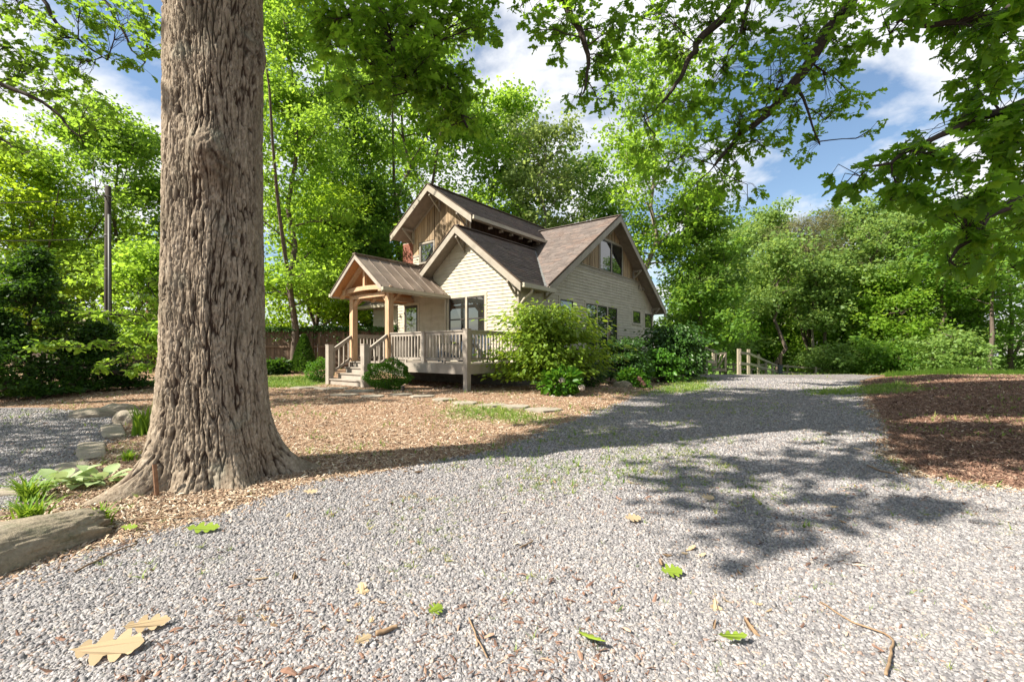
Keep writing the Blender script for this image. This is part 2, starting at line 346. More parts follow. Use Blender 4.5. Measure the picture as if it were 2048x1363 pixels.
M['lf_oak_near'] = m_leaf('broad_oak_leaf', (0.03, 0.085, 0.009), (0.09, 0.19, 0.018), (0.42, 0.72, 0.04), 0.54, 0.42, 0.3)
M['lf_maple'] = m_leaf('maple_leaf', (0.05, 0.12, 0.014), (0.165, 0.28, 0.035), (0.42, 0.66, 0.06), 0.5)
M['lf_bright'] = m_leaf('bright_leaf', (0.06, 0.145, 0.012), (0.215, 0.345, 0.04), (0.50, 0.76, 0.07), 0.5)
M['lf_yellow'] = m_leaf('yellow_green_leaf', (0.08, 0.16, 0.010), (0.25, 0.37, 0.022), (0.56, 0.78, 0.045), 0.5)
M['lf_mid'] = m_leaf('mid_green_leaf', (0.04, 0.11, 0.016), (0.15, 0.265, 0.04), (0.38, 0.60, 0.07), 0.47)
M['lf_far'] = m_leaf('woodland_leaf', (0.075, 0.145, 0.035), (0.21, 0.32, 0.08), (0.44, 0.60, 0.12), 0.45)
M['lf_olive'] = m_leaf('olive_leaf', (0.12, 0.19, 0.05), (0.28, 0.36, 0.12), (0.5, 0.62, 0.16), 0.45)
M['lf_pine'] = m_leaf('pine_needle', (0.09, 0.10, 0.04), (0.2, 0.19, 0.09), (0.2, 0.2, 0.07), 0.2, 0.6)
M['lf_dark'] = m_leaf('dark_hemlock_leaf', (0.012, 0.04, 0.007), (0.05, 0.115, 0.017), (0.12, 0.25, 0.02), 0.38)
M['lf_box'] = m_leaf('boxwood_leaf', (0.025, 0.10, 0.008), (0.10, 0.24, 0.02), (0.2, 0.38, 0.03), 0.35, 0.4)
M['lf_shrub'] = m_leaf('layered_shrub_leaf', (0.05, 0.12, 0.01), (0.20, 0.30, 0.03), (0.46, 0.60, 0.05), 0.42, 0.45, 0.35)
M['lf_rhodo'] = m_leaf('rhododendron_leaf', (0.015, 0.055, 0.008), (0.06, 0.14, 0.02), (0.12, 0.24, 0.02), 0.3, 0.4, 0.4)
M['lf_hosta'] = m_leaf('hosta_leaf', (0.22, 0.34, 0.13), (0.42, 0.52, 0.28), (0.5, 0.6, 0.25), 0.3, 0.5)
M['lf_strap'] = m_leaf('strap_leaf', (0.08, 0.19, 0.015), (0.2, 0.36, 0.03), (0.4, 0.56, 0.05), 0.35)
M['petal'] = m_leaf('cream_petal', (0.6, 0.52, 0.45), (0.75, 0.68, 0.6), (0.7, 0.6, 0.5), 0.3)
M['petal_pink'] = m_leaf('pink_petal', (0.6, 0.3, 0.26), (0.75, 0.42, 0.36), (0.7, 0.4, 0.3), 0.3)
M['dry_leaf'] = m_leaf('dry_tan_leaf', (0.42, 0.31, 0.18), (0.58, 0.45, 0.29), (0.5, 0.35, 0.2), 0.2)
M['fresh_leaf'] = m_leaf('fallen_yellow_green_leaf', (0.16, 0.27, 0.03), (0.30, 0.38, 0.05), (0.3, 0.4, 0.04), 0.2)
# ------------------------------------------------------------------ ground, driveway, left gravel path, stuff that lies on them
def grid_axis(parts):
    out = []
    for a, b, st in parts: out.append(np.arange(a, b, st))
    out.append(np.array([parts[-1][1]])); return np.concatenate(out)
def poly_sd(px, py, poly):
    """signed distance, positive inside"""
    P = np.array(poly, float); d = np.full(px.shape, 1e9); ins = np.zeros(px.shape, bool)
    for i in range(len(P)):
        a = P[i]; b = P[(i + 1) % len(P)]; e = b - a
        t = np.clip(((px - a[0]) * e[0] + (py - a[1]) * e[1]) / (e @ e), 0, 1)
        d = np.minimum(d, np.hypot(px - a[0] - t * e[0], py - a[1] - t * e[1]))
        c = ((a[1] > py) != (b[1] > py)) & (px < (b[0] - a[0]) * (py - a[1]) / (b[1] - a[1] + 1e-12) + a[0]); ins ^= c
    return np.where(ins, d, -d)
DRIVE = [(-9, -6), (-4.5, 0.5), (-2.75, 2.2), (-2.3, 2.95), (-1.95, 3.6), (-1.75, 4.1), (-1.0, 4.75), (-0.1, 5.6), (0.75, 7.1), (2.3, 9.9), (5.3, 15.3), (8.3, 20.5), (8.6, 24.5),
         (18, 25.5), (17, 20.5), (12.8, 16.6), (8.6, 11.0), (6.0, 7.4), (4.3, 5.3), (3.75, 4.25), (4.4, 3.75), (7, 3.4), (10, 2.5), (10, -6)]
PATH = [(-3.75, 3.55), (-4.1, 4.2), (-5.0, 5.3), (-6.4, 7.3), (-7.5, 8.5), (-9.5, 9.3), (-18, 9.5), (-18, 0.5), (-6.0, 1.2), (-4.2, 2.6)]
LAWNS = [([(-9.8, 13.2), (-6.3, 13.6), (-6.2, 15.6), (-7.5, 16.6), (-11, 16.4)], 1.0), ([(-1.3, 8.0), (0.5, 7.2), (0.9, 7.9), (-0.2, 9.6), (-1.4, 10.2)], 0.75),
         ([(8.0, 12.2), (11.2, 12.0), (12.6, 14.6), (10.0, 14.6)], 0.9), ([(3.2, 11.5), (6.2, 13.5), (9.0, 20.0), (8.2, 21.0), (5.2, 15.6)], 0.75),
         ([(5, 23.5), (40, 22.5), (60, 60), (5, 60)], 1.3), ([(0.4, 3.6), (1.6, 3.9), (1.5, 5.4), (-0.4, 5.3)], 0.5), ([(-4.9, 3.9), (-4.2, 3.6), (-3.3, 4.6), (-5.3, 7.6), (-6.3, 7.6)], 0.25)]
def grass_w(x, y):
    w = np.zeros(np.shape(x))
    for poly, k in LAWNS: w = np.maximum(w, k * sstep(-0.5, 0.5, poly_sd(x, y, poly)))
    r = np.hypot(x, y); return np.maximum(w, 1.1 * sstep(45, 70, r))
def dark_mulch_w(x, y): return sstep(-0.3, 0.4, x - np.interp(y, [3.2, 4.2, 5.3, 7.4, 11, 16.6, 20.5], [5.6, 3.9, 4.4, 6.1, 8.7, 12.9, 17.0]))  # weight of the darker mulch tone right of the drive
def sheet(name, xs, ys, mat, lift=0.0, mask=None):
    X, Y = np.meshgrid(xs, ys); nx = len(xs); Z = ground_z(X, Y) + lift
    V = np.stack([X.ravel(), Y.ravel(), Z.ravel()], 1)
    i = np.arange(len(ys) - 1)[:, None] * nx + np.arange(nx - 1)[None, :]
    F = np.stack([i, i + 1, i + 1 + nx, i + nx], -1).reshape(-1, 4)
    if mask is not None:
        mv = mask(V[:, 0], V[:, 1]); F = F[mv[F].all(1)]
    w = grass_w(V[:, 0], V[:, 1])
    if mask is not None:
        used = np.unique(F); re = np.full(len(V), -1); re[used] = np.arange(len(used)); V = V[used]; F = re[F]; w = w[used]
    me = np_mesh(name, V, F, mat, True)
    at_ = me.attributes.new('grass_cover', 'FLOAT', 'POINT'); at_.data.foreach_set('value', w.astype(np.float32))
    am = me.attributes.new('dark_mulch_w', 'FLOAT', 'POINT'); am.data.foreach_set('value', dark_mulch_w(V[:, 0], V[:, 1]).astype(np.float32))
    return link(name, me)
gx = grid_axis([(-320, -40, 20), (-40, -18, 1.0), (-18, 20, 0.36), (20, 50, 1.5), (50, 320, 20)])
gy = grid_axis([(-120, -10, 10), (-10, 0, 0.7), (0, 26, 0.34), (26, 75, 1.5), (75, 600, 25)])
tag(sheet('ground', gx, gy, M['ground']), kind='structure')
edge = lambda x, y: 0.22 * (fbm(x * 1.7, y * 1.7, 31, 4) - 0.47)
tag(sheet('gravel_driveway', np.arange(-9, 18.1, 0.12), np.arange(-6, 25.6, 0.12), M['gravel'], 0.012, lambda x, y: poly_sd(x, y, DRIVE) + edge(x, y) > 0), kind='structure')
tag(sheet('gravel_path', np.arange(-18, -3.6, 0.12), np.arange(0.5, 9.6, 0.12), M['gravel'], 0.008, lambda x, y: poly_sd(x, y, PATH) + edge(x, y) > 0), kind='structure')

def sky_backdrop(): pass

def gn_scatter(name, pts, rot, scl, protos, kind='stuff'):
    """many tiny uncountable bits: one point mesh whose points carry copies of the prototype meshes"""
    me = bpy.data.meshes.new(name); me.vertices.add(len(pts)); me.vertices.foreach_set('co', np.ascontiguousarray(pts, np.float32).ravel())
    a = me.attributes.new('rot', 'FLOAT_VECTOR', 'POINT'); a.data.foreach_set('vector', np.ascontiguousarray(rot, np.float32).ravel())
    a = me.attributes.new('scl', 'FLOAT_VECTOR', 'POINT'); a.data.foreach_set('vector', np.ascontiguousarray(scl, np.float32).ravel())
    a = me.attributes.new('pick', 'INT', 'POINT'); a.data.foreach_set('value', rng.integers(0, len(protos), len(pts)).astype(np.int32))
    o = link(name, me)
    ng = bpy.data.node_groups.new(name, 'GeometryNodeTree')
    ng.interface.new_socket('Geometry', in_out='INPUT', socket_type='NodeSocketGeometry'); ng.interface.new_socket('Geometry', in_out='OUTPUT', socket_type='NodeSocketGeometry')
    N = ng.nodes; L = ng.links; gi = N.new('NodeGroupInput'); go = N.new('NodeGroupOutput')
    iop = N.new('GeometryNodeInstanceOnPoints'); iop.inputs['Pick Instance'].default_value = True
    g2i = N.new('GeometryNodeGeometryToInstance')
    for p in protos:
        oi = N.new('GeometryNodeObjectInfo'); oi.inputs['Object'].default_value = p; L.new(oi.outputs['Geometry'], g2i.inputs[0])
    def attr(nm, ty):
        n = N.new('GeometryNodeInputNamedAttribute'); n.data_type = ty; n.inputs['Name'].default_value = nm; return n.outputs['Attribute']
    e2r = N.new('FunctionNodeEulerToRotation'); L.new(attr('rot', 'FLOAT_VECTOR'), e2r.inputs[0])
    L.new(gi.outputs[0], iop.inputs['Points']); L.new(g2i.outputs[0], iop.inputs['Instance']); L.new(attr('pick', 'INT'), iop.inputs['Instance Index'])
    L.new(e2r.outputs[0], iop.inputs['Rotation']); L.new(attr('scl', 'FLOAT_VECTOR'), iop.inputs['Scale']); L.new(iop.outputs[0], go.inputs[0])
    mod = o.modifiers.new('scatter', 'NODES'); mod.node_group = ng
    return tag(o, kind=kind)
import bmesh
def proto(name, me): return bpy.data.objects.new(name, me)
def pebble_proto(k):
    bm = bmesh.new(); bmesh.ops.create_icosphere(bm, subdivisions=2, radius=0.5)
    for v in bm.verts:
        n = v.co.normalized(); s = 1 + 0.22 * math.sin(3 * n.x + k) + 0.2 * math.sin(4 * n.y + 2 * k) + 0.16 * math.cos(5 * n.z + n.x * 3 + k * 1.7)
        v.co = Vector((n.x * 0.5 * s, n.y * 0.42 * s, n.z * 0.3 * s))
    me = bpy.data.meshes.new('pebble'); bm.to_mesh(me); bm.free(); me.materials.append(M['pebble']); me.polygons.foreach_set('use_smooth', [True] * len(me.polygons)); return proto('pebble', me)
def chip_proto(k, mat='chip'):
    m = MB(); r = random.Random(k); n = 4; w = 0.09 + 0.1 * r.random(); vs = []
    for i in range(n):
        t = i / (n - 1) - 0.5; z = 0.12 * math.sin(t * 3 + k) ; ww = w * (0.6 + 0.6 * r.random()) * (0.5 if i in (0, n - 1) else 1)
        vs += [(t, -ww + 0.05 * r.random(), z), (t, ww, z + 0.05 * r.random()), (t, 0, z + 0.07)]
    fs = []
    for i in range(n - 1):
        a = i * 3; fs += [(a, a + 3, a + 5, a + 2), (a + 2, a + 5, a + 4, a + 1), (a + 1, a + 4, a + 3, a)]
    m.add(vs, fs); return proto('chip', m.mesh('chip', M[mat]))
def tuft_proto(k, nb=9, mat='grass', lean=0.6, wd=0.05):
    r = random.Random(k); m = MB()
    for b in range(nb):
        a = r.random() * 6.28; l = 0.6 + 0.6 * r.random(); ln = lean * (0.3 + r.random()); x0 = 0.12 * (r.random() - .5); y0 = 0.12 * (r.random() - .5); dx, dy = math.cos(a), math.sin(a); w = wd * (0.7 + 0.6 * r.random())
        p = []
        for t in (0, 0.5, 1.0):
            q = (x0 + dx * ln * l * t * t, y0 + dy * ln * l * t * t, l * t * (1 - 0.25 * ln * t)); ww = w * (1 - t * 0.95)
            p += [(q[0] - dy * ww, q[1] + dx * ww, q[2]), (q[0] + dy * ww, q[1] - dx * ww, q[2])]
        m.add(p, [(0, 1, 3, 2), (2, 3, 5, 4)])
    return proto('tuft', m.mesh('tuft', M[mat]))
def frustum_pts(n, y0, y1, power=1.0, pad=1.17):
    """random plan points, thicker towards the camera"""
    u = rng.random(n); y = (y0 ** (-power) + u * (y1 ** (-power) - y0 ** (-power))) ** (-1 / power) if power else y0 * (y1 / y0) ** u
    x = (rng.random(n) * 2 - 1) * y * pad - 0.0; return x, y
# pebbles: dense heap near the camera, thinning where the material takes over
x1, y1_ = frustum_pts(640000, 1.25, 9.0, 0.62)
x2 = -rng.random(26000) * 8 - 3.7; y2 = 2.6 + rng.random(26000) * 6.5
x3 = rng.random(60000) * 14 - 1; y3 = 7 + rng.random(60000) * 13
X = np.concatenate([x1, x2, x3]); Y = np.concatenate([y1_, y2, y3])
sd_ = np.maximum(poly_sd(X, Y, DRIVE), poly_sd(X, Y, PATH)) + edge(X, Y) * 1.6 + rng.normal(0, 0.05, len(X))
bare = fbm(X * 1.3, Y * 1.3, 77, 3)
keep = (sd_ > 0) & (rng.random(len(X)) < np.where(bare > 0.62, 0.55, 1.0)); X, Y = X[keep], Y[keep]
n = len(X); s = np.exp(rng.normal(math.log(0.0146), 0.30, n)).clip(0.007, 0.030) * (1 + 0.09 * np.maximum(Y - 3, 0))
P = np.stack([X, Y, ground_z(X, Y) + 0.012 + s * (-0.06 + 0.16 * rng.random(n))], 1)
rot = np.stack([rng.normal(0, 0.35, n), rng.normal(0, 0.35, n), rng.random(n) * 6.28], 1)
gn_scatter('gravel', P, rot, np.repeat(s[:, None], 3, 1) * (1 + 0.25 * rng.normal(0, 1, (n, 3)).clip(-1, 1)), [pebble_proto(k) for k in range(6)])
# mulch chips
x1, y1_ = frustum_pts(300000, 2.2, 17, 0.5)
x2 = 3 + rng.random(60000) * 13; y2 = 3.4 + rng.random(60000) * 14
X = np.concatenate([x1, x2]); Y = np.concatenate([y1_, y2])
sd_ = np.maximum(poly_sd(X, Y, DRIVE), poly_sd(X, Y, PATH)) + edge(X, Y)
keep = (sd_ < 0.05 + np.abs(rng.normal(0, 0.10, len(X)))) & (grass_w(X, Y) < 0.7 + 0.3 * rng.random(len(X))) & ((sd_ < 0) | (rng.random(len(X)) < 0.30)); X, Y = X[keep], Y[keep]
n = len(X); s = np.exp(rng.normal(math.log(0.027), 0.55, n)).clip(0.009, 0.065) * (1 + 0.04 * np.maximum(Y - 4, 0))
P = np.stack([X, Y, ground_z(X, Y) + 0.004 + 0.012 * rng.random(n)], 1)
rot = np.stack([rng.normal(0, 0.3, n), rng.normal(0, 0.3, n), rng.random(n) * 6.28], 1)
od = dark_mulch_w(X, Y) > .5; S3 = np.repeat(s[:, None], 3, 1)
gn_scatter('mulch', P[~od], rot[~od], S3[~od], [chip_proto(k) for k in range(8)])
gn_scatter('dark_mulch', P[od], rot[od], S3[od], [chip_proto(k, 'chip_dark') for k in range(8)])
# bits of bark and leaf litter blown over the gravel
x1, y1_ = frustum_pts(26000, 1.3, 9, 0.5); k1 = (poly_sd(x1, y1_, DRIVE) > 0) & (rng.random(len(x1)) < 0.08 + .4 * (fbm(x1 * 1.1, y1_ * 1.1, 91, 4) > .54)); X, Y = x1[k1], y1_[k1]
n = len(X); s = np.exp(rng.normal(math.log(0.018), 0.5, n)).clip(0.006, 0.07)
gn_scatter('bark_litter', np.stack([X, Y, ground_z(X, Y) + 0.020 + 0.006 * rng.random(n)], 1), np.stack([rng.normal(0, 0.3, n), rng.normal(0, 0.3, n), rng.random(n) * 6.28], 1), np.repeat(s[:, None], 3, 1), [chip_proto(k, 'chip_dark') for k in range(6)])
# grass: lawn patches plus sparse weeds in the gravel and mulch
x1, y1_ = frustum_pts(60000, 3.0, 26, 0.2); w = grass_w(x1, y1_); pt = fbm(x1 * 1.6, y1_ * 1.6, 5, 4)
k1 = rng.random(len(x1)) < (w * 1.5 - (0.75 - pt)) ; X, Y = x1[k1], y1_[k1]
lx = []
for poly, k in LAWNS[:4]:
    Pn = np.array(poly); a, b = Pn.min(0), Pn.max(0); m_ = int(1700 * (b[0] - a[0]) * (b[1] - a[1]) * 0.35 * k)
    q = a - 0.3 + rng.random((m_, 2)) * (b - a + 0.6); lx.append(q[rng.random(m_) < grass_w(q[:, 0], q[:, 1]) * (0.2 + 1.3 * (fbm(q[:, 0] * 1.6, q[:, 1] * 1.6, 5, 4) > 0.43))])
x3, y3 = frustum_pts(30000, 1.4, 22, 0.1); cl = fbm(x3 * 1.1, y3 * 1.1, 51, 4); k3 = (cl > 0.53 + .08 * rng.random(len(x3)) - .05 * sstep(5, 9, y3)) & (rng.random(len(x3)) < .10 + .9 * sstep(2.2, 6, y3)); 
x4, y4 = frustum_pts(260, 1.4, 9, 0.4)
X = np.concatenate([X] + [q[:, 0] for q in lx] + [x3[k3], x4]); Y = np.concatenate([Y] + [q[:, 1] for q in lx] + [y3[k3], y4])
n = len(X); h = np.exp(rng.normal(math.log(0.036), 0.4, n)).clip(0.013, 0.11) * (.6 + .4 * sstep(2, 5, Y)) * np.where(grass_w(X, Y) > 0.7, 1.35, 0.9) * (1 + 0.02 * Y)
P = np.stack([X, Y, ground_z(X, Y)], 1); rot = np.stack([rng.normal(0, 0.2, n), rng.normal(0, 0.2, n), rng.random(n) * 6.28], 1)
gn_scatter('grass', P, rot, np.stack([h * 1.15, h * 1.15, h], 1), [tuft_proto(k, 8) for k in range(6)])

# thin weeds and moss creeping through the gravel
x1, y1_ = frustum_pts(90000, 2.3, 16, 0.2); d1 = poly_sd(x1, y1_, DRIVE); zone = np.exp(-((x1 - (.62 * y1_ - 2.0)) / (1.1 + .16 * y1_)) ** 2)
pt = fbm(x1 * 1.5, y1_ * 1.5, 205, 4) + .25 * (fbm(x1 * 6, y1_ * 6, 207, 2) - .45); k1 = (d1 > -.15) & (pt > .66 - .20 * zone) & (rng.random(len(x1)) < .05 + .42 * sstep(2.8, 5.5, y1_)); X, Y = x1[k1], y1_[k1]; n = len(X)
h = np.exp(rng.normal(math.log(0.021), 0.4, n)).clip(0.008, 0.055) * (1 + .03 * Y)
gn_scatter('weeds', np.stack([X, Y, ground_z(X, Y) + .008], 1), np.stack([rng.normal(0, 0.25, n), rng.normal(0, 0.25, n), rng.random(n) * 6.28], 1), np.stack([h * 1.5, h * 1.5, h], 1), [tuft_proto(20 + k, 7, 'weed', .9, .07) for k in range(5)])
# ------------------------------------------------------------------ the house (local axes: x back along its long side, y leftwards along its front, z up)
HX, HY = 0.203, 14.03
house = empty('cottage_house', (HX, HY, 0), R(52.1))
tag(house, 'cream clapboard cottage with brown shingled gables, deck and timber porch behind the oak', 'house')
def hp(a, w, z=0.0):
    c, s = math.cos(R(52.1)), math.sin(R(52.1)); return np.array([HX + c * a - s * w, HY + s * a + c * w, z])
zM = lambda a: 6.82 - 0.655 * abs(a - 6.35)
zF = lambda w: 5.40 - 0.79 * abs(w - 2.31)
zU = lambda w: 7.50 - 0.70 * abs(w - 4.52)
zP = lambda w: 4.325 - 0.80 * abs(w - 4.52)
WT = 0.15
# wall carriers -----------------------------------------------------------------
def wall_F(name, a, poly, mat):      # poly of (w, z), facing the deck
    return part(name, MB().prism([(a, w, z) for w, z in poly], (WT, 0, 0)), mat, house)
def wall_S(name, w, poly, mat):      # poly of (a, z), facing the driveway
    return part(name, MB().prism([(a, w, z) for a, z in poly], (0, WT, 0)), mat, house)
front_wall = wall_F('wall', 0.0, [(0, 0.7), (3.21, 0.7), (3.21, 3.2), (3.9, 3.2), (3.9, zF(3.9) - 0.12), (2.31, zF(2.31) - 0.12), (0, zF(0) - 0.12)], M['siding'])
side_wall = wall_S('wall', 0.0, [(WT + .002, 0.7), (11.4, 0.7), (11.4, zM(11.4) - 0.12), (6.35, zM(6.35) - 0.12), (1.2, zM(1.2) - 0.12), (WT + .002, zM(1.2) - 0.12)], M['siding'])
door_wall = wall_F('wall', 0.4, [(3.1, 0.7), (6.43, 0.7), (6.43, 3.6), (3.1, 3.6)], M['siding'])
left_wall = wall_F('wall', 1.3, [(6.3, 0.7), (9.4, 0.7), (9.4, 3.4), (6.3, 3.4)], M['siding'])
return_wall = part('wall', MB().box(0.4 + WT + .002, 1.298, 6.30, 6.425, 0.7, 3.5), M['siding'], house)
upper_wall = wall_F('gable_wall', 0.95, [(2.92, 4.2), (6.15, 4.2), (6.15, zU(6.15) - 0.12), (4.52, zU(4.52) - 0.12), (2.92, zU(2.92) - 0.12)], M['plank_dark'])
upper_side = wall_S('gable_wall', 2.92, [(0.95 + WT + .002, 4.2), (8.5, 4.2), (8.5, zU(2.92) - 0.1), (0.95 + WT + .002, zU(2.92) - 0.1)], M['plank_dark'])
part('foundation', MB().box(0.03, 11.37, 0.03, 9.35, -0.3, 0.695), M['foundation'], house)
part('back_wall', MB().prism([(11.25, 0.16, 0.7), (11.25, 9.4, 0.7), (11.25, 9.4, 3.4), (11.25, 0.16, 3.4)], (WT, 0, 0)).prism([(1.46, 9.25, 0.7), (11.2, 9.25, 0.7), (11.2, 9.25, 3.4), (6.35, 9.25, 6.6), (1.46, 9.25, 3.4)], (0, WT, 0)), M['siding'], house)
# clapboards --------------------------------------------------------------------
EXPO = 0.115
def wedge(axis):
    p = [(0, 0), (0.027, 0), (0.005, EXPO + 0.012), (0, EXPO + 0.012)]
    vs = [((-d, t, z) if axis == 'F' else (t, -d, z)) for t in (0, 1) for d, z in p]
    me = MB().add(vs, [(0, 1, 2, 3), (7, 6, 5, 4), (0, 4, 5, 1), (1, 5, 6, 2), (2, 6, 7, 3), (3, 7, 4, 0)]).mesh('clapboard', M['siding'])
    return me
WED = {'F': wedge('F'), 'S': wedge('S')}
def clapboards(carrier, axis, plane, z0, z1, span, holes):
    z = z0
    while z < z1:
        lo, hi = span(z)
        segs = [(lo, hi)]
        for (h0, h1, b, t) in holes:
            if z + EXPO * 0.7 > b and z + EXPO * 0.3 < t:
                segs = [q for s in segs for q in ((s[0], min(s[1], h0)), (max(s[0], h1), s[1])) if q[1] - q[0] > 0.02]
        for s0, s1 in segs:
            if s1 - s0 < 0.03: continue
            o = link('clapboard', WED[axis], carrier); L = s1 - s0
            o.location = (plane, s0, z) if axis == 'F' else (s0, plane, z); o.scale = (1, L, 1) if axis == 'F' else (L, 1, 1)
        z += EXPO
CAS = 0.10
winF = [(1.383, 3.058, 1.45, 3.05)]
winS = [(2.41, 3.313, 1.75, 3.05), (4.30, 7.09, 1.35, 3.06), (8.81, 9.70, 2.52, 3.09), (10.26, 11.20, 2.35, 3.06)]
def hole(w, c=CAS): return (w[0] - c, w[1] + c, w[2] - c, w[3] + c)
def spanF(z):
    z += 0.05
    if z < 3.05: return (0.09, 3.21)
    return (max(0.09, 2.31 - (5.40 - 0.2 - z) / 0.79) if z > zF(0) - .2 else 0.09, min(3.88, 2.31 + (5.40 - 0.2 - z) / 0.79))
clapboards(front_wall, 'F', -0.001, 0.74, 5.05, spanF, [hole(w) for w in winF])
def spanS(z):
    z += 0.05
    lo = 0.09; hi = 11.31
    if z > zM(11.4) - .2: hi = min(hi, 6.35 + (6.82 - 0.2 - z) / 0.655)
    if z > zM(1.1) - .2: lo = max(lo, 6.35 - (6.82 - 0.2 - z) / 0.655)
    return (lo, hi)
clapboards(side_wall, 'S', -0.001, 0.74, 4.33, spanS, [hole(w) for w in winS])
clapboards(door_wall, 'F', 0.399, 0.87, 3.3, lambda z: (3.3, 6.42), [(5.10, 6.09, 0, 3.12)])
clapboards(left_wall, 'F', 1.299, 0.87, 3.1, lambda z: (6.45, 9.38), [(6.55, 7.72, 1.35, 3.06)])
clapboards(upper_wall, 'F', 0.949, 4.25, 5.03, lambda z: (4.9, 6.14), [(4.80, 5.78, 4.66, 5.62)])
# corner boards, gable trims
part('corner_board', MB().box(-0.025, 0.085, -0.024, -0.002, 0.72, 3.25).box(-0.027, -0.002, -0.022, 0.085, 0.72, 3.25), M['trim'], house)
part('corner_board', MB().box(11.32, 11.42, -0.026, -0.002, 0.72, 3.35), M['siding'], house)
part('corner_board', MB().box(0.925, 0.948, 2.90, 2.99, 4.2, 6.25), M['trim'], house)
part('gable_band', MB().box(3.12, 9.58, -0.036, -0.002, 4.35, 4.50).box(3.12, 9.58, -0.07, -0.002, 4.502, 4.53), M['trim'], house)
part('gable_band', MB().box(0.915, 0.948, 5.76, 6.16, 5.04, 5.13), M['trim'], house)
# vertical planks ----------------------------------------------------------------
def plank_row(carrier, axis, plane, lo, hi, zb, zt, mat, holes, wmin=0.09, wmax=0.17):
    r = random.Random(int(lo * 100 + hi)); p = lo
    while p < hi - 0.02:
        w = min(r.uniform(wmin, wmax), hi - p); c0, c1 = p + 0.007, p + w - 0.007; p += w
        segs = [(zb, None)]
        for (h0, h1, b, t) in holes:
            if c1 > h0 and c0 < h1:
                if c0 < h0 - 0.03: c1 = h0
                elif c1 > h1 + 0.03: c0 = h1
                else: segs = [(zb, b), (t, None)]
        d = 0.018 + 0.012 * r.random()
        for b, t in segs:
            t0, t1 = (t, t) if t is not None else (zt(c0), zt(c1))
            if min(t0, t1) - b < 0.06:
                if max(t0, t1) - b < 0.08: continue
                t0 = max(t0, b + 0.02); t1 = max(t1, b + 0.02)
            q = [(c0, b), (c1, b), (c1, t1), (c0, t0)]
            if axis == 'F': m = MB().prism([(plane - d, s, z) for s, z in q], (d - 0.001, 0, 0))
            else: m = MB().prism([(s, plane - d, z) for s, z in q], (0, d - 0.001, 0))
            part('plank', m, mat, carrier)
gw = (5.50, 7.60, 4.54, 5.80)
uw = (4.86, 5.72, 4.74, 5.56)
plank_row(upper_wall, 'F', 0.949, 2.99, 6.15, 5.13, lambda w: zU(w) - 0.17, M['plank'], [(uw[0] - .05, uw[1] + .05, uw[2] - .05, uw[3] + .05)])
plank_row(upper_side, 'S', 2.919, 1.0, 6.6, 4.6, lambda a: zU(2.92) - 0.15, M['plank_dark'], [], 0.12, 0.2)
plank_row(side_wall, 'S', -0.001, 2.85, 9.85, 4.535, lambda a: zM(a) - 0.17, M['plank'], [(gw[0] - .09, gw[1] + .09, gw[2] - .2, gw[3] + .09)])
# windows --------------------------------------------------------------------------
def wb(m, axis, plane, l0, l1, d0, d1, z0, z1):
    return m.box(plane - d1, plane - d0, l0, l1, z0, z1) if axis == 'F' else m.box(l0, l1, plane - d1, plane - d0, z0, z1)
def window(axis, plane, l0, l1, z0, z1, lights=1, meeting=None, casing=CAS, trim='siding', name='window'):
    m = MB(); c = casing
    if c:
        wb(m, axis, plane, l0 - c, l1 + c, 0.0, 0.036, z1, z1 + c); wb(m, axis, plane, l0 - c, l1 + c, 0.0, 0.05, z0 - c * 0.8, z0)
        wb(m, axis, plane, l0 - c, l0, 0.0, 0.034, z0, z1); wb(m, axis, plane, l1, l1 + c, 0.0, 0.034, z0, z1)
    else: wb(m, axis, plane, l0, l1, 0.0, 0.004, z0 - .01, z1)
    mw = 0.07; W = (l1 - l0 - mw * (lights - 1)) / lights
    for k in range(lights - 1): wb(m, axis, plane, l0 + (k + 1) * W + k * mw, l0 + (k + 1) * (W + mw), 0.0, 0.032, z0, z1)
    win = part(name, m, M[trim], house)
    for k in range(lights):
        a, b = l0 + k * (W + mw), l0 + k * (W + mw) + W; s = MB(); f = 0.05
        wb(s, axis, plane, a, b, 0.002, 0.022, z0, z0 + f); wb(s, axis, plane, a, b, 0.002, 0.022, z1 - f, z1)
        wb(s, axis, plane, a, a + f, 0.002, 0.022, z0 + f, z1 - f); wb(s, axis, plane, b - f, b, 0.002, 0.022, z0 + f, z1 - f)
        if meeting: wb(s, axis, plane, a + f, b - f, 0.002, 0.024, meeting - 0.022, meeting + 0.022)
        link('sash', s.mesh('sash', M['dark_frame']), win)
        for q0, q1 in ([(z0 + f, meeting - 0.022), (meeting + 0.022, z1 - f)] if meeting else [(z0 + f, z1 - f)]):
            p = MB(); wb(p, axis, plane, a + f, b - f, 0.001, 0.008, q0, q1); link('pane', p.mesh('pane', M['glass']), win)
    return win
window('F', 0, 1.383, 3.058, 1.45, 3.05, 2, 2.30)
window('S', 0, 2.41, 3.313, 1.75, 3.05)
window('S', 0, 4.30, 7.09, 1.35, 3.06, 3)
window('S', 0, 8.81, 9.70, 2.52, 3.09)
window('S', 0, 10.26, 11.20, 2.35, 3.06)
window('S', 0, 5.50, 7.60, 4.54, 5.80, 2, casing=0.09, trim='trim')
window('F', 0.95, 4.91, 5.67, 4.78, 5.51, casing=0.07, trim='trim')
window('F', 1.3, 6.62, 7.62, 1.40, 3.00, trim='siding')
door = part('door', MB().box(0.40 - 0.012, 0.40 - 0.002, 5.20, 5.99, 0.88, 3.0), M['dark_frame'], house)
m = MB(); wb(m, 'F', 0.4, 5.10, 5.20, 0, 0.04, 0.87, 3.0); wb(m, 'F', 0.4, 5.99, 6.09, 0, 0.04, 0.87, 3.0); wb(m, 'F', 0.4, 5.10, 6.09, 0, 0.042, 3.002, 3.10)
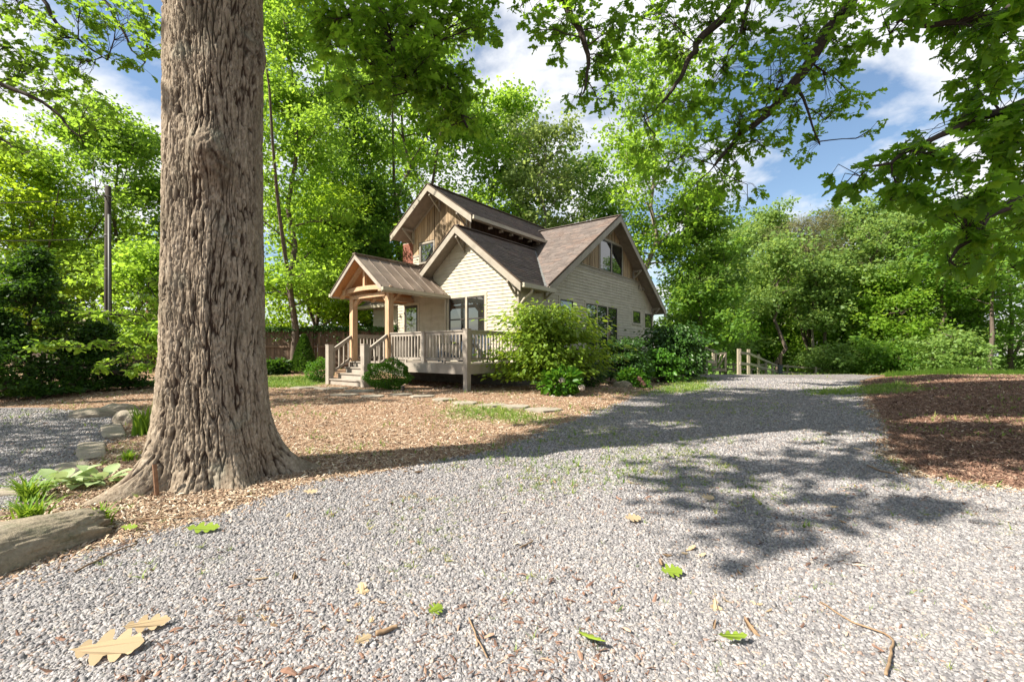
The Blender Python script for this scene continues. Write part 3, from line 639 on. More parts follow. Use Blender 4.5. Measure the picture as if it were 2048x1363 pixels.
link('door_frame', m.mesh('door_frame', M['siding']), door)
for w0, w1 in ((5.30, 5.585), (5.605, 5.89)):
    for k in range(3):
        p = MB(); wb(p, 'F', 0.388, w0, w1, 0.0, 0.005, 1.05 + k * 0.62, 1.05 + k * 0.62 + 0.60); link('pane', p.mesh('pane', M['glass']), door)
link('handle', MB().tube([(0.36, 5.26, 1.85), (0.33, 5.26, 1.85)], 0.025, 8).mesh('handle', M['gutter']), door)
part('vent_box', MB().box(9.45, 9.62, -0.09, -0.003, 4.16, 4.34), M['trim'], house)
part('vent_box', MB().box(9.95, 10.1, -0.09, -0.003, 4.14, 4.33), M['trim'], house)

# roofs -----------------------------------------------------------------------------
def slab(poly, th=0.16): return MB().prism([(p[0], p[1], p[2]) for p in poly], (0, 0, -th))
def roof_slope(poly, mat=M['soffit']): return part('roof', slab(poly), mat, house)
def covered(a, w, z, own):
    c = np.zeros(a.shape, bool)
    if own != 'M': c |= (np.abs(a - 6.35) < 5.5) & (w > -.5) & (w < 9.9) & (6.82 - 0.655 * np.abs(a - 6.35) > z + 0.02)
    if own != 'F': c |= (a > -.45) & (a < 4.4) & (w > -.45) & (w < 4.06) & (5.40 - 0.79 * np.abs(w - 2.31) > z + 0.02)
    if own != 'U': c |= (a > 0.98) & (a < 9) & (w > 2.95) & (w < 6.12) & (7.5 - 0.7 * np.abs(w - 4.52) > z + 0.02)
    if own == 'F': c |= (a > 0.98) & (w > 2.95)
    return c
def shingles(parent, own, ridge_pt, along, down, length, run, tab=0.30, exp=0.145):
    """rows of tabs on a slope; ridge_pt top corner, along / down unit vectors in house axes"""
    rp, al, dn = (np.array(q, float) for q in (ridge_pt, along, down)); nrm = np.cross(al, dn); nrm *= np.sign(nrm[2]); V = []; F = []
    rows = int(run / exp) + 1
    for r_ in range(rows):
        d0, d1 = run - (r_ + 1) * exp - 0.04, run - r_ * exp + 0.02
        if d0 < 0: d0 = 0.0
        x = -rng.random() * tab
        while x < length:
            w_ = tab * rng.uniform(0.7, 1.2); xa, xb = max(x, 0), min(x + w_ - 0.006, length); x += w_
            if xb - xa < 0.03: continue
            h = 0.020 + 0.012 * rng.random(); dd = d1 + rng.uniform(-.012, .012)
            c = rp + al * ((xa + xb) / 2) + dn * ((d0 + d1) / 2)
            if covered(c[None, 0], c[None, 1], c[2], own)[0]: continue
            q = [rp + al * xa + dn * d0 + nrm * 0.004, rp + al * xb + dn * d0 + nrm * 0.004, rp + al * xb + dn * dd + nrm * h, rp + al * xa + dn * dd + nrm * h, rp + al * xb + dn * dd + nrm * 0.001, rp + al * xa + dn * dd + nrm * 0.001]
            n = len(V); V += q; F += [(n, n + 1, n + 2, n + 3), (n + 3, n + 2, n + 4, n + 5)]
    o = link('shingles', np_mesh('shingles', np.array(V), np.array(F), M['shingle']), parent); o['kind'] = 'stuff'; return o
def unit(v): v = np.array(v, float); return v / np.linalg.norm(v)
W0, W1 = -0.5, 9.9
rf = roof_slope([(6.35, W0, 6.82), (6.35, W1, 6.82), (0.90, W1, zM(0.9)), (0.90, W0, zM(0.9))])
shingles(rf, 'M', (6.35, W0, 6.82), (0, 1, 0), unit((-1, 0, -0.655)), W1 - W0, 5.45 * math.hypot(1, .655))
rb = roof_slope([(6.352, W0, 6.818), (6.352, W1, 6.818), (11.8, W1, zM(11.8)), (11.8, W0, zM(11.8))])
shingles(rb, 'M', (6.352, W0, 6.82), (0, 1, 0), unit((1, 0, -0.655)), 3.0, 5.45 * math.hypot(1, .655))
r1 = roof_slope([(-0.45, 2.31, 5.40), (4.2, 2.31, 5.40), (0.93, -0.42, zF(-0.42)), (-0.45, -0.42, zF(-0.42))])
shingles(r1, 'F', (-0.45, 2.31, 5.40), (1, 0, 0), unit((0, -1, -0.79)), 4.8, 2.73 * math.hypot(1, .79))
r2 = roof_slope([(-0.45, 2.312, 5.398), (0.94, 2.312, 5.398), (0.94, 4.06, zF(4.06)), (-0.45, 4.06, zF(4.06))])
shingles(r2, 'F', (-0.45, 2.312, 5.40), (1, 0, 0), unit((0, 1, -0.79)), 1.39, 1.74 * math.hypot(1, .79))
r3 = roof_slope([(0.30, 4.52, 7.50), (9.0, 4.52, 7.50), (9.0, 2.28, zU(2.28)), (0.30, 2.28, zU(2.28))])
shingles(r3, 'U', (0.30, 4.52, 7.50), (1, 0, 0), unit((0, -1, -0.70)), 8.7, 2.24 * math.hypot(1, .7))
r4 = roof_slope([(0.30, 4.522, 7.498), (9.0, 4.522, 7.498), (9.0, 6.76, zU(6.76)), (0.30, 6.76, zU(6.76))])
shingles(r4, 'U', (0.30, 4.522, 7.50), (1, 0, 0), unit((0, 1, -0.70)), 8.7, 2.24 * math.hypot(1, .7))
part('ridge_cap', MB().beam((6.35, W0, 6.85), (6.35, W1, 6.85), 0.22, 0.02).beam((-0.45, 2.31, 5.43), (4.2, 2.31, 5.43), 0.22, 0.02).beam((0.3, 4.52, 7.53), (9, 4.52, 7.53), 0.22, 0.02), M['shingle'], house)
vp = [(0.92, -0.40, zM(0.92) + 0.035), (4.18, 2.30, 5.42)]
part('valley_flashing', MB().beam(vp[0], vp[1], 0.09, 0.012), M['pvc'], house)
# barge boards (rakes)
def rake(name, pts_fn, p0, p1, mat=M['trim'], th=0.04, h=0.24):
    (x0, y0, z0), (x1, y1, z1), off = p0, p1, pts_fn
    m = MB().prism([(x0, y0, z0 + 0.01), (x1, y1, z1 + 0.01), (x1, y1, z1 - h), (x0, y0, z0 - h)], off)
    return part(name, m, mat, house)
e = 0.04
rake('barge_board', (-e, 0, 0), (-0.452, 2.31, 5.40), (-0.452, -0.44, zF(-0.44)))
rake('barge_board', (-e, 0, 0), (-0.452, 2.312, 5.40), (-0.452, 4.08, zF(4.08)))
rake('barge_board', (-e, 0, 0), (0.298, 4.52, 7.50), (0.298, 2.26, zU(2.26)))
rake('barge_board', (-e, 0, 0), (0.298, 4.522, 7.50), (0.298, 6.78, zU(6.78)))
rake('barge_board', (0, -e, 0), (6.35, -0.502, 6.82), (0.95, -0.502, zM(0.95)))
rake('barge_board', (0, -e, 0), (6.352, -0.502, 6.82), (11.84, -0.502, zM(11.84)))
# dark shingle edge over the barge boards
part('drip_edge', MB().beam((-0.47, 2.31, 5.435), (-0.47, -0.45, zF(-0.45) + .035), .09, .025).beam((-0.47, 2.31, 5.435), (-0.47, 4.09, zF(4.09) + .035), .09, .025)
     .beam((0.28, 4.52, 7.535), (0.28, 2.25, zU(2.25) + .035), .09, .025).beam((0.28, 4.52, 7.535), (0.28, 6.79, zU(6.79) + .035), .09, .025)
     .beam((6.35, -0.52, 6.855), (0.93, -0.52, zM(0.93) + .035), .09, .025, (0, 1, 0)).beam((6.35, -0.52, 6.855), (11.86, -0.52, zM(11.86) + .035), .09, .025, (0, 1, 0)), M['plank_dark'], house)
# frieze boards under the soffits
part('frieze_board', MB().beam((0.935, 4.52, zU(4.52) - .24), (0.935, 6.15, zU(6.15) - .24), .03, .10).beam((0.935, 4.52, zU(4.52) - .24), (0.935, 2.95, zU(2.95) - .24), .03, .10), M['trim'], house)
# gutters and downspouts
part('gutter', MB().box(-0.44, 1.35, -0.55, -0.425, zF(-0.42) - 0.13, zF(-0.42) + 0.0), M['gutter'], house)
part('gutter', MB().box(0.30, 8.2, 2.16, 2.275, zU(2.28) - 0.13, zU(2.28) - 0.005), M['gutter'], house)
part('gutter', MB().box(0.77, 0.895, 4.2, 9.9, zM(0.9) - 0.12, zM(0.9) - 0.0), M['gutter'], house)
ez = zF(-0.42)
part('downspout', MB().tube([(0.05, -0.48, ez - .12), (0.05, -0.47, ez - .25), (-0.02, -0.25, ez - .42), (0.02, -0.09, ez - .55), (0.02, -0.075, 2.2), (0.02, -0.075, 0.2)], 0.045, 8), M['gutter'], house, True)
part('downspout', MB().tube([(7.2, 2.22, zU(2.28) - .1), (7.2, 2.22, zU(2.28) - .3), (7.5, 2.2, zU(2.28) - .42)], 0.05, 8), M['gutter'], house, True)
part('downspout', MB().tube([(-0.10, 3.16, 3.14), (-0.10, 3.17, 3.02), (-0.055, 3.20, 2.85), (-0.05, 3.20, 0.9)], 0.042, 8), M['gutter'], house, True)
# knee brackets
def bracket(p, out, up=0.42, rch=0.42, t=0.07):
    """p: point on wall under soffit; out: unit outward (a,w)"""
    p = np.array(p, float); o = np.array([out[0], out[1], 0.0]); z = np.array([0, 0, 1.0])
    m = MB().beam(p + o * .03, p + o * .03 - z * up, t, t, tuple(o)).beam(p - z * .035, p + o * rch - z * .035, t, t).beam(p + o * .04 - z * (up - .05), p + o * (rch - .05) - z * .07, t * .8, t * .8)
    part('bracket', m, M['trim'], house)
bracket((-0.02, 2.31, zF(2.31) - 0.32), (-1, 0), 0.5)
bracket((-0.02, 0.10, zF(0.1) - 0.27), (-1, 0), 0.45)
bracket((0.92, 4.52, zU(4.52) - 0.32), (-1, 0), 0.55, .58); bracket((0.92, 6.08, zU(6.08) - 0.27), (-1, 0), 0.55, .58); bracket((0.92, 3.05, zU(3.05) - 0.27), (-1, 0), 0.5, .58)
for a in (6.35, 3.9, 8.8, 11.2, 1.45):
    if a in (3.9,): bracket((a, -0.02, zM(a) - 0.27), (0, -1), 0.42)
    else: bracket((a, -0.02, zM(a) - 0.28), (0, -1), 0.42)
for k in range(8): part('rafter_tail', MB().box(1.4 + k * 0.62, 1.45 + k * 0.62, 2.29, 2.46, zU(2.3) - .25, zU(2.3) - .165), M['trim'], house)
# chimney, bricks laid one by one
ch = part('chimney', MB().box(1.2, 1.85, 6.45, 7.12, 3.0, zU(6.8) - 0.1), M['mortar'], house)
bme = MB().box(0, 1, 0, 1, 0, 1).mesh('brick', M['brick'])
z = 4.0; row = 0
while z < zU(6.8) - 0.15:
    for k in range(4):
        o = link('brick', bme, ch); w0 = 6.44 + k * 0.215 - (0.1 if row % 2 else 0); w0c = max(w0, 6.44); w1c = min(w0 + 0.203, 7.13)
        o.location = (1.187, w0c, z); o.scale = (0.1, max(w1c - w0c, .02), 0.057)
    for k in range(3):
        o = link('brick', bme, ch); a0 = 1.29 + k * 0.19; o.location = (a0, 6.437, z); o.scale = (0.178, 0.1, 0.057)
    z += 0.068; row += 1

# porch roof ------------------------------------------------------------------------
pr = part('porch_roof', slab([(-2.80, 4.52, 4.30), (0.94, 4.52, 4.30), (0.94, 3.12, zP(3.12) - .025), (-2.80, 3.12, zP(3.12) - .025)], 0.10)
          .prism([(-2.80, 4.522, 4.298), (0.94, 4.522, 4.298), (0.94, 5.92, zP(5.92) - .025), (-2.80, 5.92, zP(5.92) - .025)], (0, 0, -0.10)), M['ceiling'], house)
for s in (-1, 1):
    k = 0; a = -2.84
    while a < 0.9:
        b = min(a + 0.43, 0.93); we = 4.52 + s * 1.42
        link('metal_panel', MB().prism([(a + .004, 4.52 + s * .004, 4.325), (b - .004, 4.52 + s * .004, 4.325), (b - .004, we, 4.325 - .8 * 1.42), (a + .004, we, 4.325 - .8 * 1.42)], (0, 0, -0.012)).mesh('metal_panel', M['metal_roof']), pr)
        link('seam', MB().beam((a, 4.52, 4.345), (a, we, 4.345 - .8 * 1.42), 0.016, 0.034, (1, 0, 0)).mesh('seam', M['metal_roof']), pr)
        a = b
    link('fascia', MB().box(-2.82, -0.02 if s < 0 else 0.3, min(4.52 + s * 1.40, 4.52 + s * 1.425), max(4.52 + s * 1.40, 4.52 + s * 1.425), 3.02, 3.165).mesh('fascia', M['gutter']), pr)
    link('gutter', MB().box(-2.84, -0.03 if s < 0 else 0.3, min(4.52 + s * 1.427, 4.52 + s * 1.53), max(4.52 + s * 1.427, 4.52 + s * 1.53), 3.06, 3.165).mesh('gutter', M['gutter']), pr)
    link('barge_board', MB().prism([(-2.805, 4.52, 4.32), (-2.805, 4.52 + s * 1.41, 4.32 - .8 * 1.41), (-2.805, 4.52 + s * 1.41, 4.32 - .8 * 1.41 - .14), (-2.805, 4.52, 4.18)], (-0.03, 0, 0)).mesh('barge_board', M['rail']), pr)
    for a in (-2.45, -1.2): link('rafter', MB().beam((a, 4.52, 4.14), (a, 4.52 + s * 1.38, 4.14 - .8 * 1.38), 0.09, 0.13, (1, 0, 0)).mesh('rafter', M['timber']), pr)
link('ridge_cap', MB().beam((-2.86, 4.52, 4.36), (0.9, 4.52, 4.36), 0.16, 0.03).mesh('ridge_cap', M['metal_roof']), pr)
PX0 = -2.22                                             # post centre line
for w in (3.52, 5.52):
    part('porch_post', MB().box(PX0 - .095, PX0 + .095, w - .095, w + .095, 0.86, 3.10), M['timber'], house)
    part('porch_beam', MB().box(-2.60, 0.38, w - .07, w + .07, 3.10, 3.27), M['timber'], house)
    part('brace', MB().beam((PX0, w, 2.72), (PX0 + .45, w, 3.12), .08, .09), M['timber'], house)
    part('brace', MB().beam((PX0, w, 2.72), (PX0, w + (.42 if w < 4 else -.42), 3.12), .08, .09), M['timber'], house)
arch = [(-2.50, 3.12 + t * 0.14, 3.10 + 0.11 * (1 - ((t - 10) / 10) ** 2)) for t in range(21)]
m = MB()
for i in range(20):
    p, q = arch[i], arch[i + 1]; n0 = len(m.v)
    m.add([(-2.50, p[1], p[2]), (-2.50, q[1], q[2]), (-2.50, q[1], q[2] + .14), (-2.50, p[1], p[2] + .14), (-2.40, p[1], p[2]), (-2.40, q[1], q[2]), (-2.40, q[1], q[2] + .14), (-2.40, p[1], p[2] + .14)],
          [(0, 3, 2, 1), (4, 5, 6, 7), (0, 1, 5, 4), (2, 3, 7, 6)] + ([(0, 4, 7, 3)] if i == 0 else []) + ([(1, 2, 6, 5)] if i == 19 else []))
part('tie_beam', m, M['timber'], house)
part('tie_beam', MB().box(-2.34, -2.23, 3.6, 5.44, 2.98, 3.10), M['timber'], house)
part('king_post', MB().box(-2.49, -2.40, 4.47, 4.57, 3.34, 4.16), M['timber'], house)

# deck -----------------------------------------------------------------------------
DZ = 0.85; DF = -2.318
a = DF + 0.003; 
while a < -0.02:
    part('deck_board', MB().box(a, min(a + 0.134, -0.02), -0.02, 5.62, DZ - 0.028, DZ + 0.001), M['rail'], house); a += 0.14
a = -0.018
while a < 1.25:
    part('deck_board', MB().box(a, a + 0.134, 3.24, 5.62 if a < .25 else 5.62, DZ - 0.028, DZ + 0.001), M['rail'], house) if a + .134 < 0.39 else part('deck_board', MB().box(a, a + 0.134, 6.44, 7.6, DZ - 0.028, DZ + 0.001), M['rail'], house); a += 0.14
part('rim_joist', MB().box(DF, DF + 0.04, 0.02, 3.43, DZ - 0.28, DZ - 0.03), M['rail'], house)
part('rim_joist', MB().box(DF, DF + 0.04, 5.61, 5.66, DZ - 0.28, DZ - 0.03).box(DF + .042, 0.3, 5.58, 5.62, DZ - 0.28, DZ - 0.03), M['rail'], house)
part('rim_joist', MB().box(DF + 0.045, -0.03, -0.018, 0.018, DZ - 0.28, DZ - 0.03), M['rail'], house)
def deck_post(w, a, zb, zt, s=0.15):
    p = part('deck_post', MB().box(a, a + s, w - s / 2, w + s / 2, zb, zt), M['rail'], house)
    link('post_cap', MB().prism([(a - .01, w - s / 2 - .01, zt), (a + s + .01, w - s / 2 - .01, zt), (a + s + .01, w + s / 2 + .01, zt), (a - .01, w + s / 2 + .01, zt)], (0, 0, 0.025)).mesh('post_cap', M['rail']), p)
def bal_mesh(): return MB().box(-.02, .02, -.02, .02, 0, 1).mesh('baluster', M['rail'])
BAL = bal_mesh()
def railing(p0, p1, zb, zt, n, horiz=True):
    """p0, p1 in (a, w, z of the deck surface below); a sloped rail when z differs"""
    p0 = np.array(p0, float); p1 = np.array(p1, float); up = np.array([0, 0, 1.0])
    side = (1, 0, 0) if abs(p1[1] - p0[1]) > abs(p1[0] - p0[0]) else (0, 1, 0)
    r_ = part('railing', MB().beam(p0 + up * zt, p1 + up * zt, 0.09, 0.036).beam(p0 + up * (zt - .065), p1 + up * (zt - .065), 0.035, 0.085).beam(p0 + up * (zb + .03), p1 + up * (zb + .03), 0.04, 0.075), M['rail'], house)
    for k in range(n):
        t = (k + 0.5) / n; q = p0 + (p1 - p0) * t
        o = link('baluster', BAL, r_); o.location = tuple(q + up * (zb + 0.03)); o.scale = (1, 1, zt - zb - 0.10)
    return r_
D = (DF + 0.075)
deck_post(0.058, DF - 0.012, 0.0, DZ + 0.945, 0.15)
deck_post(1.81, DF + 0.005, DZ - 0.02, DZ + 0.915, 0.13)
railing((D, 0.14, DZ), (D, 1.745, DZ), 0.10, 0.92, 12); railing((D, 1.88, DZ), (D, 3.42, DZ), 0.10, 0.92, 11)
railing((DF + .15, 0.045, DZ), (-0.03, 0.045, DZ), 0.10, 0.92, 16)
railing((PX0 + .1, 5.55, DZ), (0.36, 5.55, DZ), 0.10, 0.92, 18)
for w, a in ((0.95, D), (2.65, D)): part('rail_foot', MB().box(a - .025, a + .025, w - .025, w + .025, DZ + .002, DZ + .092), M['rail'], house)
part('rail_foot', MB().box(-1.2, -1.15, 0.02, 0.07, DZ + .002, DZ + .092), M['rail'], house)
# stairs
st = part('stairs', MB().box(DF - 0.84, DF - .01, 3.62, 3.66, 0.05, 0.2).box(DF - 0.84, DF - .01, 5.38, 5.42, 0.05, 0.2), M['rail'], house)
for k in range(4):
    z = DZ - 0.185 * k; a0 = DF - 0.28 * k
    link('riser', MB().box(a0 + 0.012, a0 + 0.032, 3.64, 5.42, z - 0.185, z - 0.034).mesh('riser', M['rail']), st)
    if k: link('tread', MB().box(a0 - 0.028, a0 + 0.29, 3.60, 5.46, z - 0.032, z).mesh('tread', M['rail']), st)
    else: link('tread', MB().box(a0 - 0.028, a0 - 0.001, 3.60, 5.46, z - 0.032, z).mesh('tread', M['rail']), st)
for w in (3.52, 5.52):
    deck_post(w, DF - 0.889, 0.02, 1.40, 0.185)
    railing((DF - 0.71, w, DZ - 0.50), (DF - .005, w, DZ - 0.02), 0.10, 0.90, 4)

# two slatted chairs on the deck ------------------------------------------------------
def make_chair(label, loc, rz):
    t = empty('deck_chair', loc, rz); tag(t, label, 'chair', 'slatted chairs on the deck')
    def P(n, m): part(n, m, M['chair'], t)
    for y in (-.27, .27):
        P('leg', MB().box(.36, .42, y - .02, y + .02, 0, .56)); P('leg', MB().beam((.36, y, .30), (-.42, y, .02), .03, .10)); P('arm', MB().box(-.38, .48, y - .07, y + .07, .562, .585))
    for k in range(5): P('seat_slat', MB().beam((.38 - k * .13, -.25, .345 - k * .045), (.38 - k * .13, .25, .345 - k * .045), .11, .02))
    for k in range(5):
        y = -.22 + k * .11; P('back_slat', MB().beam((-.16, y, .16), (-.46, y, .92 - abs(k - 2) * .05), .095, .02, (1, 0, .4)))
    return t
q = hp(-0.75, 2.15, DZ); make_chair('slate blue slatted chair on the deck below the paired front window', q, R(52.1 + 150))
q = hp(-0.95, 0.75, DZ); make_chair('slate blue slatted chair on the deck nearest its right corner', q, R(52.1 + 215))

# ------------------------------------------------------------------ leaves, twigs, trees
def leaf_tmpl(kind):
    if kind == 'diamond': return np.array([(0, 0, 0), (.45, .37, .05), (1, 0, 0), (.5, -.37, .05)]), [np.array([[0, 1, 2, 3]])]
    if kind == 'oval':
        return np.array([(0, 0, 0), (.3, .27, .06), (.7, .25, .05), (1, 0, -.04), (.7, -.25, .05), (.3, -.27, .06)]), [np.array([[0, 3, 2, 1], [0, 5, 4, 3]])]
    if kind == 'needle': return np.array([(0, .02, 0), (1, .05, .0), (1, -.05, 0), (0, -.02, 0)]), [np.array([[0, 1, 2, 3]])]
    if kind == 'oak_near':
        h = [(.10, .05), (.20, .20), (.26, .22), (.30, .09), (.42, .27), (.50, .33), (.55, .12), (.66, .20), (.78, .26), (.84, .12), (.92, .11)]
        V = [(0, 0, 0)] + [(x, y, .18 * y - .10 * x * x) for x, y in h] + [(1, 0, -.12)] + [(x, -y, .18 * y - .10 * x * x) for x, y in h[::-1]]
        n = len(h); return np.array(V, float), [np.array([list(range(0, n + 2))]), np.array([[0] + list(range(n + 1, 2 * n + 2))])]
    if kind == 'oak':
        h = [(.2, .17), (.30, .07), (.48, .33), (.57, .12), (.80, .25)]
        V = [(0, 0, 0)] + [(x, y, .12 * y) for x, y in h] + [(1, 0, -.06)] + [(x, -y, .12 * y) for x, y in h[::-1]]
        n = len(h); return np.array(V, float), [np.array([list(range(0, n + 2))]), np.array([[0] + list(range(n + 1, 2 * n + 2))])]
def leaves(C, D, N, S, kind):
    """C centres, D pointing direction, N rough normal, S size -> verts, face arrays"""
    T, Fs = leaf_tmpl(kind); D = D / (np.linalg.norm(D, axis=1, keepdims=True) + 1e-9); Sd = np.cross(N, D); Sd /= (np.linalg.norm(Sd, axis=1, keepdims=True) + 1e-9); Nn = np.cross(D, Sd)
    V = C[:, None] + S[:, None, None] * (T[None, :, 0:1] * D[:, None] + T[None, :, 1:2] * Sd[:, None] + T[None, :, 2:3] * Nn[:, None])
    k = len(T); off = (np.arange(len(C)) * k)[:, None, None]
    return V.reshape(-1, 3), [(f[None] + off).reshape(-1, f.shape[1]) for f in Fs]
def leaf_mesh(name, C, D, N, S, kind, mat):
    V, F = leaves(C, D, N, S, kind)
    if len(F) == 2 and F[0].shape[1] == F[1].shape[1]: F = np.concatenate(F)
    return np_mesh(name, V, F, mat)
def rand_dirs(n): v = rng.normal(0, 1, (n, 3)); return v / np.linalg.norm(v, axis=1, keepdims=True)
class Wood:
    """many limbs as one mesh of thin tubes"""
    def __init__(s): s.m = MB()
    def limb(s, pts, r0, r1, n=5): s.m.tube(pts, list(np.linspace(r0, r1, len(pts))), n, caps=False)
def wander(p, d, L, n, r, wob, grav=0.0):
    pts = [np.array(p, float)]; d = np.array(d, float); d /= np.linalg.norm(d)
    for k in range(n):
        d = d + r.normal(0, wob, 3) + np.array([0, 0, grav]); d /= np.linalg.norm(d); pts.append(pts[-1] + d * L / n)
    return pts, d
def tree(name, label, cat, x, y, h, rad, mat, bark='bark', base=0.25, ncl=150, per=110, size=0.16, spread=0.75, flat=.36, trunk_r=0.2, seed=1, lean=(0, 0), shape=1.0, group=None, kind='diamond', cone=False, droop=0.0, zb=None, nl=16, split=0):
    r = np.random.default_rng(seed); z0 = gz(x, y) if zb is None else zb
    t = empty(name, (x, y, z0)); tag(t, label, cat, group)
    W = Wood(); tips = []; top = np.array([lean[0], lean[1], h])
    npt = 9; tr = [np.array([lean[0] * (k / npt) ** 1.5, lean[1] * (k / npt) ** 1.5, h * 0.93 * k / npt]) + (r.normal(0, 0.012 * h, 3) * np.array([1, 1, 0]) if k else 0) for k in range(npt + 1)]
    tr[0][2] = -0.15
    W.limb(tr, trunk_r, trunk_r * 0.12, 9)
    if split:
        for k in range(split):
            a = r.random() * 6.28; p, d = wander(tr[1], (math.cos(a) * .45, math.sin(a) * .45, 1), h * 0.75, 7, r, 0.05); W.limb(p, trunk_r * .65, trunk_r * .1, 7); tips += p[3:]
    zl = base * h
    for k in range(nl):
        f = (k + r.random()) / nl; zz = zl + (h * 0.92 - zl) * f; i = min(int(zz / (h * 0.93) * npt), npt - 1); fr = zz / (h * .93) * npt - i; p = tr[i] * (1 - fr) + tr[i + 1] * fr
        prof = (1 - f) if cone else math.sin(math.pi * min(1, 0.22 + 0.78 * f)) ** 0.6 if f < 0.72 else math.sqrt(max(0.05, 1 - ((f - .6) / .42) ** 2))
        L = rad * prof * r.uniform(0.75, 1.1) * shape; a = k * 2.4 + r.random()
        el = (0.15 if cone else 0.25 + 0.7 * f) - droop
        q, d = wander(p, (math.cos(a), math.sin(a), el), L, 5, r, 0.14, 0.02 - droop * .1); W.limb(q, trunk_r * 0.34 * (1 - .6 * f), 0.015, 5)
        for j in range(2, 6):
            tips.append(q[j])
            for s in range(2):
                d2 = r.normal(0, 1, 3); d2[2] = abs(d2[2]) * .5 - droop; q2, _ = wander(q[j], d2 + d * .6, L * 0.38, 3, r, 0.2); W.limb(q2, 0.022, 0.008, 3); tips += q2[1:]
    tips = np.array(tips); sel = r.choice(len(tips), ncl, replace=len(tips) < ncl); cs = tips[sel] + r.normal(0, spread * .35, (ncl, 3))
    cnt = np.maximum(8, (per * np.exp(r.normal(0, 0.35, ncl))).astype(int)); idx = np.repeat(np.arange(ncl), cnt); n = len(idx)
    rr = spread * .85 * np.exp(r.normal(0, .25, ncl))[:, None, None]; ns = 12; sub = cs[:, None] + r.normal(0, 1, (ncl, ns, 3)) * rr * np.array([.62, .62, flat])
    g = r.normal(0, 1, (n, 3)); C = sub[idx, r.integers(0, ns, n)] + g * size * np.array([1.0, 1.0, .6])
    C[:, 2] = np.maximum(C[:, 2], 0.15)
    Dd = g * np.array([1, 1, .4]) + r.normal(0, .7, (n, 3)) + np.array([0, 0, -.35]); Nn = r.normal(0, .75, (n, 3)) + np.array([0, 0, .9]) + g * .35
    S = size * np.exp(r.normal(0, 0.25, n))
    link('trunk', W.m.mesh('trunk', M[bark], True), t); link('crown', leaf_mesh('crown', C, Dd, Nn, S, kind, M[mat]), t)
    return t

